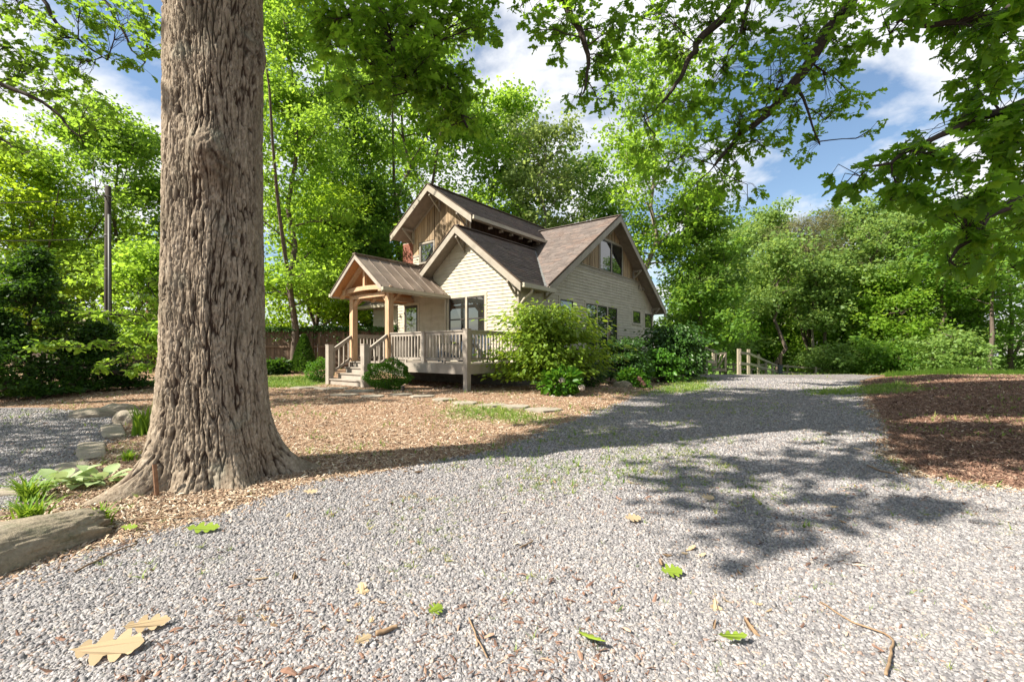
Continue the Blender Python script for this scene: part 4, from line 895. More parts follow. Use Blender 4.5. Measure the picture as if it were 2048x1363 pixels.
# ------------------------------------------------------------------ the big oak: bark built as plates, out-of-frame limbs, hanging boughs
OX, OY = -2.90, 4.42
oak = empty('oak_tree', (OX, OY, 0)); tag(oak, 'huge oak with thick plated bark trunk and leafy boughs hanging over the driveway', 'tree')
def oak_trunk():
    cam_a = math.atan2(-OY, -OX)                       # direction from the trunk to the camera
    ths = cam_a + np.concatenate([np.linspace(-1.75, 1.75, 340, endpoint=False), np.linspace(1.75, 2 * np.pi - 1.75, 100, endpoint=False)]); nc = len(ths)
    zs = np.concatenate([np.arange(-0.12, 5.3, 0.0150), np.arange(5.4, 10.5, 0.25)]); nr = len(zs)
    TH, Z = np.meshgrid(ths, zs)
    zk = np.array([-.2, 0.0, .08, .2, .4, .7, 1.2, 2.4, 3.6, 4.8, 7, 10.5]); rk = np.array([.60, .57, .545, .515, .482, .445, .412, .392, .384, .380, .37, .33])
    rr = np.interp(Z, zk, rk)
    lob = 0
    for da, amp, wd in ((-1.05, .42, .22), (-0.35, .10, .20), (0.25, .14, .20), (1.25, .40, .25), (2.2, .2, .3), (3.3, .25, .3), (-2.1, .22, .3), (.75, -.05, .15), (-.7, -.04, .15)):
        d = (TH - cam_a - da + np.pi) % (2 * np.pi) - np.pi; lob = lob + amp * np.exp(-(d / wd) ** 2)
    rr = rr + lob * np.exp(-(np.maximum(Z, 0) / 0.17) ** .9)
    rr = rr + 0.02 * np.cos(3 * TH + 1 + Z * .3) + 0.012 * np.cos(7 * TH + 2 * np.sin(Z * .7))
    def bulge(da, z, w, h, amp):
        d = (TH - cam_a - da + np.pi) % (2 * np.pi) - np.pi; return amp * np.exp(-(d / w) ** 2 - ((Z - z) / h) ** 2)
    rr = rr + bulge(-0.10, 2.95, .38, .22, .15) + bulge(-.35, 3.05, .25, .15, .03) + bulge(.95, 3.95, .3, .35, .05) + bulge(1.25, 4.15, .2, .2, .05) + bulge(.2, 2.3, .3, .15, .02)
    # furrows: long meandering vertical cracks that join and part, broken across into plates
    q = TH / (2 * np.pi); wv = .012 * np.sin(Z * 2.3 + 9 * q) + .02 * (fbm(q * 30, Z * 2.5, 3, 3) - .5)
    n1 = fbm((q + wv) * 64, Z * 2.6, 101, 3); n2 = fbm((q + wv * .8) * 120, Z * 4.6, 131, 3); n3 = fbm(q * 56, Z * 17 + 2.2 * fbm(q * 60, Z * 6, 7, 2), 151, 3)
    f1 = sstep(0.004, .055, np.abs(n1 - .44)); f2 = sstep(0.002, .05, np.abs(n2 - .44)); f3 = sstep(0, .035, np.abs(n3 - .44))
    hv = fbm(q * 90, Z * 6, 171, 3); pl = f1 * (.45 + .55 * f2) * (.52 + .48 * f3)
    scar = np.clip(bulge(-.05, 2.85, .45, .30, 1) + bulge(.75, 4.2, .4, .45, .9) + bulge(.3, 2.25, .3, .18, .6), 0, 1)
    rough = fbm(TH / (2 * np.pi) * 150, Z * 38, 21, 4) - .45; knob = fbm(TH / (2 * np.pi) * 90, Z * 30, 41, 3) - .45
    fade = np.where(Z < 5.35, 1, 0)
    hgt = (pl * (0.020 + .016 * hv) * (1 - .75 * scar) + 0.018 * rough + scar * knob * .075) * fade
    rr = rr + hgt
    V = np.stack([rr * np.cos(TH), rr * np.sin(TH), Z], -1)
    V[..., 0] += -0.02 * np.sin(Z * .5) + .012 * Z * .3; V = V.reshape(-1, 3)
    i = np.arange(nr - 1)[:, None] * nc + np.arange(nc)[None]; j = np.arange(nr - 1)[:, None] * nc + (np.arange(nc)[None] + 1) % nc
    F = np.stack([i, j, j + nc, i + nc], -1).reshape(-1, 4)
    me = np_mesh('trunk', V, F, None, True)
    a_ = me.attributes.new('plate', 'FLOAT', 'POINT'); a_.data.foreach_set('value', (pl * (1 - .4 * scar)).astype(np.float32).ravel())
    a_ = me.attributes.new('scar', 'FLOAT', 'POINT'); a_.data.foreach_set('value', (scar * sstep(-.1, .12, knob) + .0 * pl).astype(np.float32).ravel())
    a_ = me.attributes.new('tint', 'FLOAT', 'POINT'); a_.data.foreach_set('value', hv.astype(np.float32).ravel())
    m, nt, bs = newmat('oak_bark')
    at1 = nt.nodes.new('ShaderNodeAttribute'); at1.attribute_name = 'plate'; at2 = nt.nodes.new('ShaderNodeAttribute'); at2.attribute_name = 'tint'
    n1 = noise(nt, 40, 5, .65, scaled_pos(nt, (1, 1, .45)))
    c1 = ramp(nt, n1.outputs['Fac'], [(.25, (.13, .10, .072)), (.5, (.27, .222, .172)), (.75, (.41, .355, .29))]).outputs[0]
    c2 = ramp(nt, at2.outputs['Fac'], [(0, (.70, .66, .62)), (.75, (1.15, 1.14, 1.12))]).outputs[0]
    c = mixc(nt, 1.0, c1, c2, 'MULTIPLY'); c = mixc(nt, ramp(nt, at1.outputs['Fac'], [(.05, (1, 1, 1)), (.8, (0, 0, 0))]).outputs[0], c, (.045, .028, .02))
    n2 = noise(nt, 1.6, 4, .6); c = mixc(nt, ramp(nt, n2.outputs['Fac'], [(.56, (0, 0, 0)), (.72, (.75, .75, .75))]).outputs[0], c, (.10, .085, .06))
    n3 = noise(nt, 2.4, 3); c = mixc(nt, ramp(nt, n3.outputs['Fac'], [(.6, (0, 0, 0)), (.75, (.4, .4, .4))]).outputs[0], c, (.30, .33, .27))
    at3 = nt.nodes.new('ShaderNodeAttribute'); at3.attribute_name = 'scar'; m3 = nt.nodes.new('ShaderNodeMath'); m3.operation = 'MULTIPLY'; m3.inputs[1].default_value = .7; nt.links.new(at3.outputs['Fac'], m3.inputs[0]); c = mixc(nt, m3.outputs[0], c, (.075, .055, .04))
    nt.links.new(c, bs.inputs['Base Color']); bs.inputs['Roughness'].default_value = .92; bs.inputs['Specular IOR Level'].default_value = .15
    bump(nt, bs, n1.outputs['Fac'], .7, .012); me.materials.append(m)
    link('trunk', me, oak)
oak_trunk()
def wpts(px): return [np.array(at(u, v, Y)) - np.array([OX, OY, 0]) for u, v, Y in px]
def smooth_path(P, k=4, wob=0.02, r=rng):
    P = np.array(P, float); out = []
    for i in range(len(P) - 1):
        a = P[max(i - 1, 0)]; b = P[i]; c = P[i + 1]; d = P[min(i + 2, len(P) - 1)]
        for t in np.arange(k) / k:
            out.append(.5 * ((2 * b) + (c - a) * t + (2 * a - 5 * b + 4 * c - d) * t * t + (3 * b - a - 3 * c + d) * t ** 3) + r.normal(0, wob, 3) * (0 if (i == 0 and t == 0) else 1))
    out.append(P[-1]); return np.array(out)
def boughs(t, org, limbs, clumps, mat, size, per, twig='twig', lname='bough', cname='crown', leafkind='oak', rosette=7):
    """limbs: (list of local points, r0, r1); clumps: (centre local, radius xyz, rosette count). Rosettes hang on twigs that reach the nearest limb"""
    W = Wood(); nodes = []
    for P, r0, r1 in limbs:
        Q = smooth_path(P); W.limb(list(Q), r0, r1, 8); nodes += list(Q)
    nodes = np.array(nodes); CC = []; DD = []; NN = []; SS = []
    for c, rad, n in clumps:
        c = np.array(c, float); rad = np.array(rad, float); k = np.argmin(np.linalg.norm(nodes - c, axis=1)); root = nodes[k]
        hub, _ = wander(root, c - root + rng.normal(0, .05, 3), np.linalg.norm(c - root) + 1e-3, 4, rng, .10); hub[-1] = c; W.limb(hub, .013, .007, 4)
        for _ in range(n):
            v = rng.normal(0, 1, 3); v /= np.linalg.norm(v); p = c + v * rad * rng.random() ** .45
            s = hub[rng.integers(1, 5)]; mid = (s + p) / 2 + rng.normal(0, .05, 3) + np.array([0, 0, .03]); W.limb([s, mid, p], .005, .0025, 3)
            d0 = p - mid; d0 /= np.linalg.norm(d0) + 1e-9
            m = max(3, int(rosette + rng.normal(0, 1.5))); dirs = rng.normal(0, 1, (m, 3)) * np.array([1, 1, .45]) + d0 * .6 + np.array([0, 0, -.45])
            bk = rng.random(m)[:, None]
            CC.append(p - d0 * bk * .12 + rng.normal(0, .012, (m, 3))); DD.append(dirs); NN.append(rng.normal(0, .45, (m, 3)) + np.array([0, 0, 1.0])); SS.append(size * np.exp(rng.normal(0, .22, m)))
    C, D_, N, S = (np.concatenate(q) for q in (CC, DD, NN, SS))
    link(lname, W.m.mesh(lname, M[twig], True), t); link(cname, leaf_mesh(cname, C, D_, N, S, leafkind, M[mat]), t)
    return len(C)
JO = lambda z: np.array([0, 0, z])
def clump_px(lst, Y, sprY, org, dens):
    out = []
    for u, v, ru, rv in lst:
        y = Y + rng.uniform(-.5, .5); c = at(u, v, y) - np.array(org); out.append((c, (ru / FPX * y, sprY, rv / FPX * y), max(3, int(dens * ru * rv / 1000))))
    return out
limbs = [([JO(6.8), *wpts([(500, -420, 5.6), (640, -200, 6.4), (740, -60, 6.5), (770, 60, 6.5), (800, 130, 6.5), (840, 192, 6.5)])], .12, .018),
         ([JO(7.2), *wpts([(620, -380, 6.4), (790, -150, 6.9), (800, 0, 6.9), (806, 50, 6.9), (850, 100, 6.8), (905, 190, 6.7), (935, 255, 6.6)])], .12, .016),
         ([JO(8.8), *wpts([(900, -500, 7.0), (1080, -120, 7.6), (1128, 0, 7.6), (1160, 60, 7.5), (1178, 130, 7.4), (1165, 190, 7.3)])], .13, .012),
         ([JO(9.2), *wpts([(900, -650, 6.5), (1400, -400, 8.0), (1700, -60, 8.8), (1650, 70, 8.8), (1590, 165, 8.8), (1540, 222, 8.7), (1478, 275, 8.6), (1430, 330, 8.5)])], .20, .025),
         ([*wpts([(1545, 215, 8.7), (1500, 235, 8.7), (1455, 285, 8.9), (1410, 320, 9.0)])], .05, .012),
         ([*wpts([(1590, 165, 8.8), (1620, 230, 8.6), (1640, 290, 8.5)])], .03, .01),
         ([JO(9.0), *wpts([(1000, -560, 7.2), (1380, -200, 8.4), (1470, -10, 8.6), (1410, 70, 8.5), (1375, 125, 8.5), (1345, 180, 8.5), (1290, 240, 8.4)])], .14, .012),
         ([*wpts([(1380, -200, 8.4), (1490, -40, 8.3), (1485, 50, 8.3), (1455, 110, 8.3)])], .06, .012)]
cl_c = [(640, 30, 60, 40), (610, 0, 50, 30), (700, 50, 70, 55), (760, 90, 70, 60), (840, 50, 80, 60), (900, 30, 70, 45), (820, 150, 70, 50), (880, 180, 75, 55), (930, 150, 45, 40), (905, 225, 55, 45), (945, 235, 35, 35), (740, 130, 50, 40), (690, 165, 35, 35), (975, 60, 40, 35), (960, 15, 55, 25), (660, 90, 40, 40), (780, 30, 70, 40), (850, 110, 60, 50), (760, 185, 35, 30), (880, 262, 30, 25), (800, -60, 160, 50), (650, -60, 110, 50)]
cl_e = [(1040, 15, 45, 25), (1075, 60, 30, 30), (1125, 40, 55, 40), (1195, 65, 55, 45), (1225, 115, 40, 40), (1185, 150, 45, 38), (1160, 195, 38, 32), (1215, 200, 28, 24), (1240, 40, 40, 40), (1120, 100, 28, 24), (1150, -50, 120, 45)]
cl_d = [(1300, 40, 65, 45), (1400, 45, 75, 50), (1500, 55, 75, 55), (1600, 50, 75, 50), (1350, 125, 65, 45), (1450, 145, 75, 55), (1560, 140, 75, 55), (1650, 150, 55, 45), (1380, 215, 65, 45), (1480, 235, 75, 50), (1580, 220, 55, 45), (1665, 225, 45, 40), (1420, 305, 65, 42), (1350, 320, 45, 42), (1470, 325, 45, 32), (1530, 295, 45, 32), (1445, 378, 45, 30), (1495, 405, 28, 14), (1395, 390, 38, 28), (1290, 225, 50, 40), (1700, 95, 55, 50), (1705, 200, 38, 26), (1300, 300, 35, 30), (1640, 285, 40, 24), (1740, 260, 28, 14), (1450, -60, 160, 50), (1620, -50, 120, 50), (1700, 30, 70, 50)]
org = (OX, OY, 0)
boughs(oak, org, limbs, clump_px(cl_c, 6.6, .55, org, 10.5) + clump_px(cl_e, 7.5, .5, org, 9) + clump_px(cl_d, 8.6, .8, org, 12), 'lf_oak', 0.135, 0)
# unseen upper oak crown, its leaf clumps shaped to shade the driveway and mulch
def shade_canopy():
    W = Wood(); C = []; r = np.random.default_rng(5)
    for k in range(9):
        a = r.uniform(-.4, 2.9); L = r.uniform(3, 6.5); q, d = wander((0, 0, 7.5 + k * .33), (math.cos(a), math.sin(a), .55), L, 6, r, .09); W.limb(q, .15, .03, 6)
    for (sx_, sy_, rx, ry, h, dens) in SHADE:       # added leaf clumps, given by the ground they shade
        x, y = sx_ - 1.001 * h, sy_ - .384 * h; n = int(3.14 * rx * ry * dens * 1.9); nb = max(6, int(6 * rx * ry + 5))
        hub = rand_dirs(nb) * (rng.random(nb) ** .5)[:, None] * np.array([rx, ry, .7]); g = hub[rng.integers(0, nb, n)] + rng.normal(0, .26, (n, 3)) * np.array([1, .8, .6]); C.append(g + np.array([x - OX, y - OY, h]))
    C = np.concatenate(C); n = len(C)
    link('limb', W.m.mesh('limb', M['twig'], True), oak)
    link('shade_crown', leaf_mesh('shade_crown', C, rand_dirs(n) * np.array([1, 1, .5]), rng.normal(0, .5, (n, 3)) + np.array([0, 0, 1]), .22 * np.exp(rng.normal(0, .25, n)), 'diamond', M['lf_oak']), oak)
SHADE = [(1.0, 6.2, 1.5, .75, 9, 95), (3.0, 8.0, 2.1, 1.3, 10, 110), (5.3, 9.8, 2.4, 1.7, 11, 110), (3.6, 11.6, 1.6, 1.5, 11.5, 70), (7.4, 12.4, 2.4, 2.0, 12, 90), (8.0, 8.6, 2.2, 1.6, 10.5, 120), (6.2, 6.6, 1.6, 1.0, 9.5, 110),
         (2.0, 4.35, .8, .42, 8.6, 80), (2.35, 3.55, .7, .32, 8.2, 75), (1.75, 2.85, .5, .2, 7.8, 60), (3.3, 4.65, .9, .45, 8.8, 85), (3.1, 3.55, .6, .3, 8.3, 65), (10.6, 9.0, 2.4, 1.9, 11, 120), (6.2, 4.9, 1.3, .5, 8.8, 80), (10.5, 13.0, 2.6, 2.0, 12.5, 100), (-3.6, 10.4, 1.8, .6, 11.5, 45), (13.5, 11.5, 2.6, 2.4, 12.5, 110), (9.5, 6.0, 2.0, .9, 9.5, 90),
         (-1.2, 13.2, 1.2, 1.2, 12.5, 30), (5.4, 5.3, 1.3, .7, 9, 90), (13.5, 15.5, 3.0, 2.2, 13, 90), (7.6, 5.6, 1.5, .8, 9.4, 90), (1.6, 7.4, 1.2, .7, 10, 70)]
shade_canopy()
# oak leaning in from the right of the picture: its trunk stands outside the frame
rt = empty('oak_tree', (7.6, 3.2, 0)); tag(rt, 'broad leaved oak bough reaching in dark green at the right edge', 'tree'); ro = (7.6, 3.2, 0)
def rp(px): return [at(u, v, Y) - np.array(ro) for u, v, Y in px]
limbs_r = [([np.array((0, 0, -.1)), np.array((0, 0, 2.0)), np.array((-.1, 0.1, 4.2)), np.array((-.2, .2, 7.5))], .28, .16),
           ([np.array((0, 0, 3.2)), *rp([(2250, 150, 4.5), (2048, 205, 4.4), (1880, 270, 4.3), (1760, 330, 4.2)])], .08, .01),
           ([np.array((0, 0, 2.4)), *rp([(2250, 360, 4.5), (2040, 400, 4.4), (1950, 470, 4.3), (1900, 520, 4.3)])], .07, .01),
           ([np.array((0, 0, 4.6)), *rp([(2200, -60, 4.7), (2000, 20, 4.6), (1880, 50, 4.6), (1800, 40, 4.6)])], .08, .012)]
cl_r = [(2000, 50, 75, 55), (1905, 45, 75, 40), (1810, 30, 70, 30), (1975, 140, 70, 50), (2035, 220, 50, 55), (1915, 245, 50, 32), (1985, 300, 80, 50), (1865, 305, 65, 36), (1785, 328, 60, 32), (1720, 352, 42, 26), (1835, 375, 60, 32), (1935, 395, 80, 42), (2020, 420, 55, 50), (1965, 475, 60, 42), (2025, 535, 45, 50), (1940, 525, 36, 34), (1885, 435, 42, 28), (1780, 400, 34, 18), (2060, 120, 60, 60), (2070, 330, 60, 80), (1945, 200, 38, 30), (1900, -40, 160, 40)]
boughs(rt, ro, limbs_r, clump_px(cl_r, 4.35, .55, ro, 8.5), 'lf_oak_near', 0.125, 0, rosette=7, leafkind='oak_near')
# maple boughs at the upper left
lt = empty('maple_tree', (-13.5, 8.5, 0)); tag(lt, 'maple boughs with small lobed leaves against blue sky at the upper left', 'tree'); lo_ = (-13.5, 8.5, 0)
def lp(px): return [at(u, v, Y) - np.array(lo_) for u, v, Y in px]
limbs_l = [([np.array((0, 0, -.1)), np.array((0, 0, 3.0)), np.array((.2, 0.1, 7)), np.array((.4, .2, 11))], .26, .1),
           ([np.array((0, 0, 6.0)), *lp([(-150, 120, 9.2), (0, 170, 9.4), (90, 205, 9.4), (140, 255, 9.4), (170, 285, 9.4)])], .07, .01),
           ([np.array((0, 0, 7.5)), *lp([(-150, -60, 9.4), (60, -20, 9.5), (110, 40, 9.5), (170, 90, 9.5), (215, 120, 9.5)])], .07, .01),
           ([np.array((.2, 0, 8.5)), *lp([(0, -150, 10), (180, -30, 10), (230, 40, 10), (260, 90, 10), (290, 125, 10)])], .06, .01),
           ([np.array((0, 0, 5.0)), *lp([(-120, 290, 9.2), (-20, 270, 9.2), (40, 310, 9.2)])], .05, .01)]
cl_l = [(40, 30, 65, 40), (115, 75, 60, 40), (60, 130, 70, 42), (150, 145, 50, 36), (200, 50, 40, 32), (255, 45, 45, 32), (290, 100, 32, 28), (312, 60, 18, 35), (115, 185, 60, 34), (175, 215, 45, 30), (195, 255, 34, 22), (15, 90, 40, 40), (230, 12, 60, 20), (300, 20, 30, 25), (20, 285, 34, 26), (60, 305, 26, 14), (205, 100, 34, 24), (160, 15, 40, 25), (30, 180, 45, 30), (265, 130, 20, 18), (80, -30, 120, 30)]
boughs(lt, lo_, limbs_l, clump_px(cl_l, 9.5, .7, lo_, 13.0), 'lf_maple', 0.14, 0, rosette=7)

C = []  # unseen leaf clumps added to the maple to shade the left path
for (x, y, z, rx, ry, n) in ((-11.3, 2.6, 6.2, 1.3, 1.0, 420), (-12.2, 4.2, 6.4, 1.3, 1.2, 500), (-13.6, 6.2, 6.6, 1.6, 1.3, 600), (-15, 3.8, 6.8, 1.8, 1.5, 600), (-14.2, 8.6, 9.5, 2.0, 2.0, 700)):
    C.append(rand_dirs(n) * (rng.random(n) ** .5)[:, None] * np.array([rx, ry, .7]) + np.array([x, y, z]) - np.array(lo_))
C = np.concatenate(C); n = len(C); link('shade_crown', leaf_mesh('shade_crown', C, rand_dirs(n), rng.normal(0, .5, (n, 3)) + np.array([0, 0, 1]), .2 * np.exp(rng.normal(0, .2, n)), 'diamond', M['lf_maple']), lt)
# ------------------------------------------------------------------ background trees
def tx(u, Y): return (u - CX) / FPX * Y
def th(v, Y): return CAMZ + (HZ - v) / FPX * Y
def bt(label, u, Y, vtop, hw, mat, seed, cat='tree', name='broadleaf_tree', **k):
    x = tx(u, Y); h = th(vtop, Y) - gz(x, Y); size = k.pop('size', 0.0070 * Y); k['per'] = int(k.get('per', 100) * 1.45)
    return tree(name, label, cat, x, Y, h, hw / FPX * Y, mat, seed=seed, size=size, **k)
G1 = 'tall trees behind the house'
bt('sunlit slender tree just beyond the right side of the oak trunk', 585, 19, -60, 105, 'lf_bright', 11, base=.12, ncl=210, per=105, spread=.85, trunk_r=.15, group=G1, nl=20, split=1)
bt('spreading bright green tree with forked trunk left of the upper gable', 805, 29, 95, 190, 'lf_bright', 12, base=.2, ncl=240, per=110, spread=1.15, trunk_r=.26, split=3, group=G1, nl=18)
bt('yellow green tree whose crown shows above the upper gable ridge', 985, 33, 185, 115, 'lf_bright', 13, base=.3, ncl=150, per=110, spread=1.15, trunk_r=.24, group=G1)
bt('loose olive toned tree above the front gable', 1090, 31, 235, 80, 'lf_olive', 14, base=.3, ncl=110, per=60, spread=1.0, trunk_r=.18, bark='bark_pale', group=G1)
bt('airy tall tree with bare pale trunk behind the side gable', 1300, 30, 90, 120, 'lf_bright', 15, base=.32, ncl=135, per=75, spread=1.0, trunk_r=.24, bark='bark_pale', group=G1, nl=20)
bt('rounded tree rising beside the right rear corner of the house', 1400, 31, 410, 95, 'lf_mid', 16, base=.12, ncl=130, per=110, spread=1.0, trunk_r=.18, group=G1)
bt('dark limbed bush tree rising above the board fence', 640, 23, 400, 105, 'lf_yellow', 17, base=.1, ncl=150, per=110, spread=.9, trunk_r=.14, group=G1, split=2)
bt('leafy tree between the porch and the chimney', 735, 26, 380, 90, 'lf_mid', 18, base=.12, ncl=130, per=110, spread=.95, trunk_r=.16, group=G1)
bt('dense light green tree behind the main ridge', 1165, 36, 330, 90, 'lf_mid', 19, base=.2, ncl=100, per=100, spread=1.2, trunk_r=.2, group=G1)
bt('tall thin tree whose crown fills the gap right of the oak trunk top', 690, 25, 150, 90, 'lf_mid', 20, base=.3, ncl=110, per=100, spread=1.0, trunk_r=.15, group=G1)
G2 = 'trees beyond the left gravel path'
bt('broad sunlit tree with fanning stems behind the utility pole', 235, 24, 255, 150, 'lf_maple', 31, base=.22, ncl=210, per=105, spread=1.0, trunk_r=.17, split=3, group=G2)
bt('yellow green tree behind the wires at the left edge', 30, 22, 300, 130, 'lf_yellow', 32, base=.15, ncl=170, per=105, spread=.95, trunk_r=.17, split=2, group=G2)
bt('low bright bush tree between pole and oak trunk', 300, 19, 500, 70, 'lf_bright', 33, base=.1, ncl=100, per=100, spread=.7, trunk_r=.1, group=G2)
bt('young green tree against the gap of sky left of the pole', 130, 28, 500, 110, 'lf_mid', 34, base=.1, ncl=120, per=100, spread=1.0, trunk_r=.14, group=G2)
G3 = 'dark evergreens beside the left path'
bt('dark layered hemlock at the left edge', 62, 11.5, 480, 150, 'lf_dark', 41, name='hemlock_tree', base=.02, ncl=330, per=46, spread=.23, flat=.18, trunk_r=.07, cone=True, droop=.15, size=.085, group=G3, nl=34)
bt('low dark evergreen spreading under the utility pole', 195, 12.5, 640, 110, 'lf_dark', 42, name='hemlock_tree', base=.02, ncl=240, per=42, spread=.23, flat=.18, trunk_r=.05, cone=True, droop=.1, size=.075, group=G3, nl=24)
bt('dark evergreen filling the corner below the hemlock', -20, 10.5, 600, 130, 'lf_dark', 43, name='hemlock_tree', base=.02, ncl=240, per=42, spread=.23, flat=.18, trunk_r=.05, cone=True, droop=.1, size=.075, group=G3, nl=24)
G4 = 'woodland trees beyond the rail fence'
wl_ = [('round topped woodland tree left of the pine', 1530, 52, 425, 75, 'lf_far', .2, 0), ('leaning dark green tree behind the gate', 1450, 46, 470, 75, 'lf_far', .12, 0), ('tall dense tree right of the pine', 1705, 46, 405, 85, 'lf_far', .03, 1),
       ('broad tree under the right oak bough', 1800, 44, 395, 95, 'lf_far', .02, 2), ('shaded tree behind the mulch slope', 1905, 42, 430, 95, 'lf_mid', .02, 1), ('dark woodland tree at the right edge', 2025, 40, 440, 95, 'lf_mid', .02, 1),
       ('small bright tree beside the meter post', 1555, 48, 570, 60, 'lf_bright', .1, 1), ('leafy tree low behind the far fence corner', 1690, 42, 560, 70, 'lf_bright', .05, 1), ('light green tree with low limbs before the dark wood', 1780, 40, 560, 70, 'lf_bright', .04, 1),
       ('pale tree filling the gap right of the house shrubs', 1405, 40, 560, 70, 'lf_far', .06, 0), ('rear woodland tree behind the pine', 1610, 60, 480, 90, 'lf_far', .1, 0), ('rear woodland tree near the right edge', 1960, 58, 440, 130, 'lf_far', .1, 0), ('rear woodland tree behind the tall dense one', 1790, 62, 440, 120, 'lf_far', .1, 0), ('rear woodland tree behind the gate', 1480, 62, 520, 90, 'lf_far', .1, 0)]
for i, (lb, u, Y, v, hw, mt, bs_, sp) in enumerate(wl_):
    bt(lb, u, Y, v, hw, mt, 60 + i, base=bs_, ncl=150, per=75, spread=1.35, trunk_r=.22, split=sp, group=G4, size=.0062 * min(Y, 48), flat=.22, nl=22)
for i, (lb, u, Y, v, hw, mt, bk) in enumerate([('slim grey trunked tree right behind the meter post', 1560, 39.5, 470, 40, 'lf_far', 'bark'), ('pale thin straight trunk with a tiny crown beside the pine', 1627, 40, 520, 26, 'lf_far', 'bark_pale'), ('reddish brown trunk rising behind the far fence corner', 1653, 40.5, 500, 40, 'lf_far', 'bark'),
        ('dark trunked tree half hidden in the middle of the wood', 1738, 41, 440, 60, 'lf_far', 'bark'), ('tree with dark stem under the oak bough tips', 1885, 38, 450, 60, 'lf_mid', 'bark'), ('forked dark trunk near the right edge of the wood', 1985, 36, 470, 60, 'lf_mid', 'bark')]):
    bt(lb, u, Y, v, hw, mt, 140 + i, base=.45, ncl=45, per=60, spread=1.1, trunk_r=.20 if i != 1 else .15, bark=bk, group=G4, size=.27, flat=.22, nl=12)
bt('tall pine with bare russet trunks and sparse brownish crown', 1618, 43, 430, 62, 'lf_pine', 80, name='pine_tree', base=.62, ncl=70, per=120, spread=1.0, trunk_r=.26, split=2, group=G4, size=.30, kind='needle', nl=12)
G5 = 'undergrowth shrubs along the wood'
sh = [(1505, 50, 690, 40), (1600, 47, 700, 45), (1655, 38, 715, 38), (1760, 37, 700, 45), (1900, 35, 690, 50)]
sl = ['shrub behind the sloping rails', 'shrub under the pine trunks', 'low shrub at the far fence corner', 'low shrub beyond the drive crest', 'low shrub behind the strap leaved strip']
for i, (u, Y, v, hw) in enumerate(sh):
    bt(sl[i], u, Y, v, hw, 'lf_far' if i % 3 else 'lf_mid', 90 + i, cat='shrub', name='woodland_shrub', base=.02, ncl=70, per=48, spread=.85, trunk_r=.05, group=G5, size=.22, nl=16, flat=.2)
# trees behind the camera, seen in the window glass and shading nothing in view
for i, (x, y, h, rd) in enumerate([(17, 3, 14, 4.5), (21, 9, 15, 5), (24, -4, 16, 5)]):
    tree('broadleaf_tree', ['tall tree beyond the right edge mirrored in the gable glass, nearest', 'tall tree beyond the right edge farthest back on the mulch side', 'tall tree beyond the right edge nearest the camera'][i], 'tree', x, y, h, rd, 'lf_far', seed=120 + i, base=.1, ncl=80, per=80, spread=1.5, size=.35, trunk_r=.25, group='trees mirrored in the windows')

# ------------------------------------------------------------------ shrubs and plants
def shrub(name, label, cat, x, y, rx, ry, h, n, size, mat, seed, kind='oval', layers=0, group=None, stem=True, up=.9, flat=.5, zb=0.02, dense=.5):
    r = np.random.default_rng(seed); z0 = gz(x, y); t = empty(name, (x, y, z0)); tag(t, label, cat, group)
    W = Wood(); C = []; Dd = []
    if layers:                                   # tiers of flat sprays
        for k in range(layers):
            f = (k + .5) / layers; zc = h * (.12 + .80 * f) + r.normal(0, .06); a = k * 2.4 + r.random() * .8; rr_ = math.sqrt(max(.06, 1 - (f * 1.08 - .35) ** 2 * 1.6)); L = rr_ * r.uniform(.75, 1.08)
            tip = np.array([math.cos(a) * rx * L, math.sin(a) * ry * L, zc]); s0 = np.array([math.cos(a) * rx * .12, math.sin(a) * ry * .12, .06 + .80 * zc]); q, d = wander(s0, tip - s0, np.linalg.norm(tip - s0), 5, r, .06); W.limb([(0, 0, 0), (s0[0] * .6, s0[1] * .6, s0[2] * .6), tuple(s0)], .018, .010, 4); q[-1] = tip; W.limb(q, .022, .006, 4)
            m = n // layers; tt = r.random(m) ** .55; along = np.array(q)[np.minimum((tt * 5).astype(int), 4)] * (1 - (tt * 5 % 1)[:, None]) + np.array(q)[np.minimum((tt * 5).astype(int) + 1, 5)] * (tt * 5 % 1)[:, None]
            g = r.normal(0, 1, (m, 3)) * np.array([.22 * rx, .22 * ry, .028 * h]) * (.5 + .7 * tt[:, None]); C.append(along + g); Dd.append(np.array([math.cos(a), math.sin(a), -.75]) * .8 + g * np.array([2, 2, 0]) + r.normal(0, .4, (m, 3)))
    else:
        v = r.normal(0, 1, (n, 3)); v /= np.linalg.norm(v, axis=1, keepdims=True)
        lump = 1 + .16 * np.sin(v[:, 0] * 5 + seed) * np.sin(v[:, 1] * 5 + 1) + .12 * np.sin(v[:, 2] * 7 + v[:, 0] * 4)
        q = v * (r.random(n) ** (dense * .5))[:, None] * lump[:, None] * np.array([rx, ry, h * .5]); q[:, 2] += h * .5; C.append(q); Dd.append(v * 1.0 + r.normal(0, .6, (n, 3)))
        for k in range(7):
            a = k * .9; W.limb([(0, 0, 0), (math.cos(a) * rx * .4, math.sin(a) * ry * .4, h * .45), (math.cos(a) * rx * .7, math.sin(a) * ry * .7, h * .75)], .015, .004, 4)
    C = np.concatenate(C); Dd = np.concatenate(Dd); C[:, 2] = np.maximum(C[:, 2], zb); n = len(C)
    link('stems', W.m.mesh('stems', M['twig']), t)
    link('foliage', leaf_mesh('foliage', C, Dd + np.array([0, 0, -.15]), r.normal(0, flat, (n, 3)) + np.array([0, 0, up]), size * np.exp(r.normal(0, .25, n)), kind, M[mat]), t)
    return t
sx = lambda u, Y: tx(u, Y)
shrub('layered_shrub', 'big yellow green shrub of layered sprays at the right deck corner', 'shrub', sx(1098, 12.9), 12.9, 1.55, 1.15, 2.62, 9800, .115, 'lf_shrub', 201, layers=40, flat=.35)
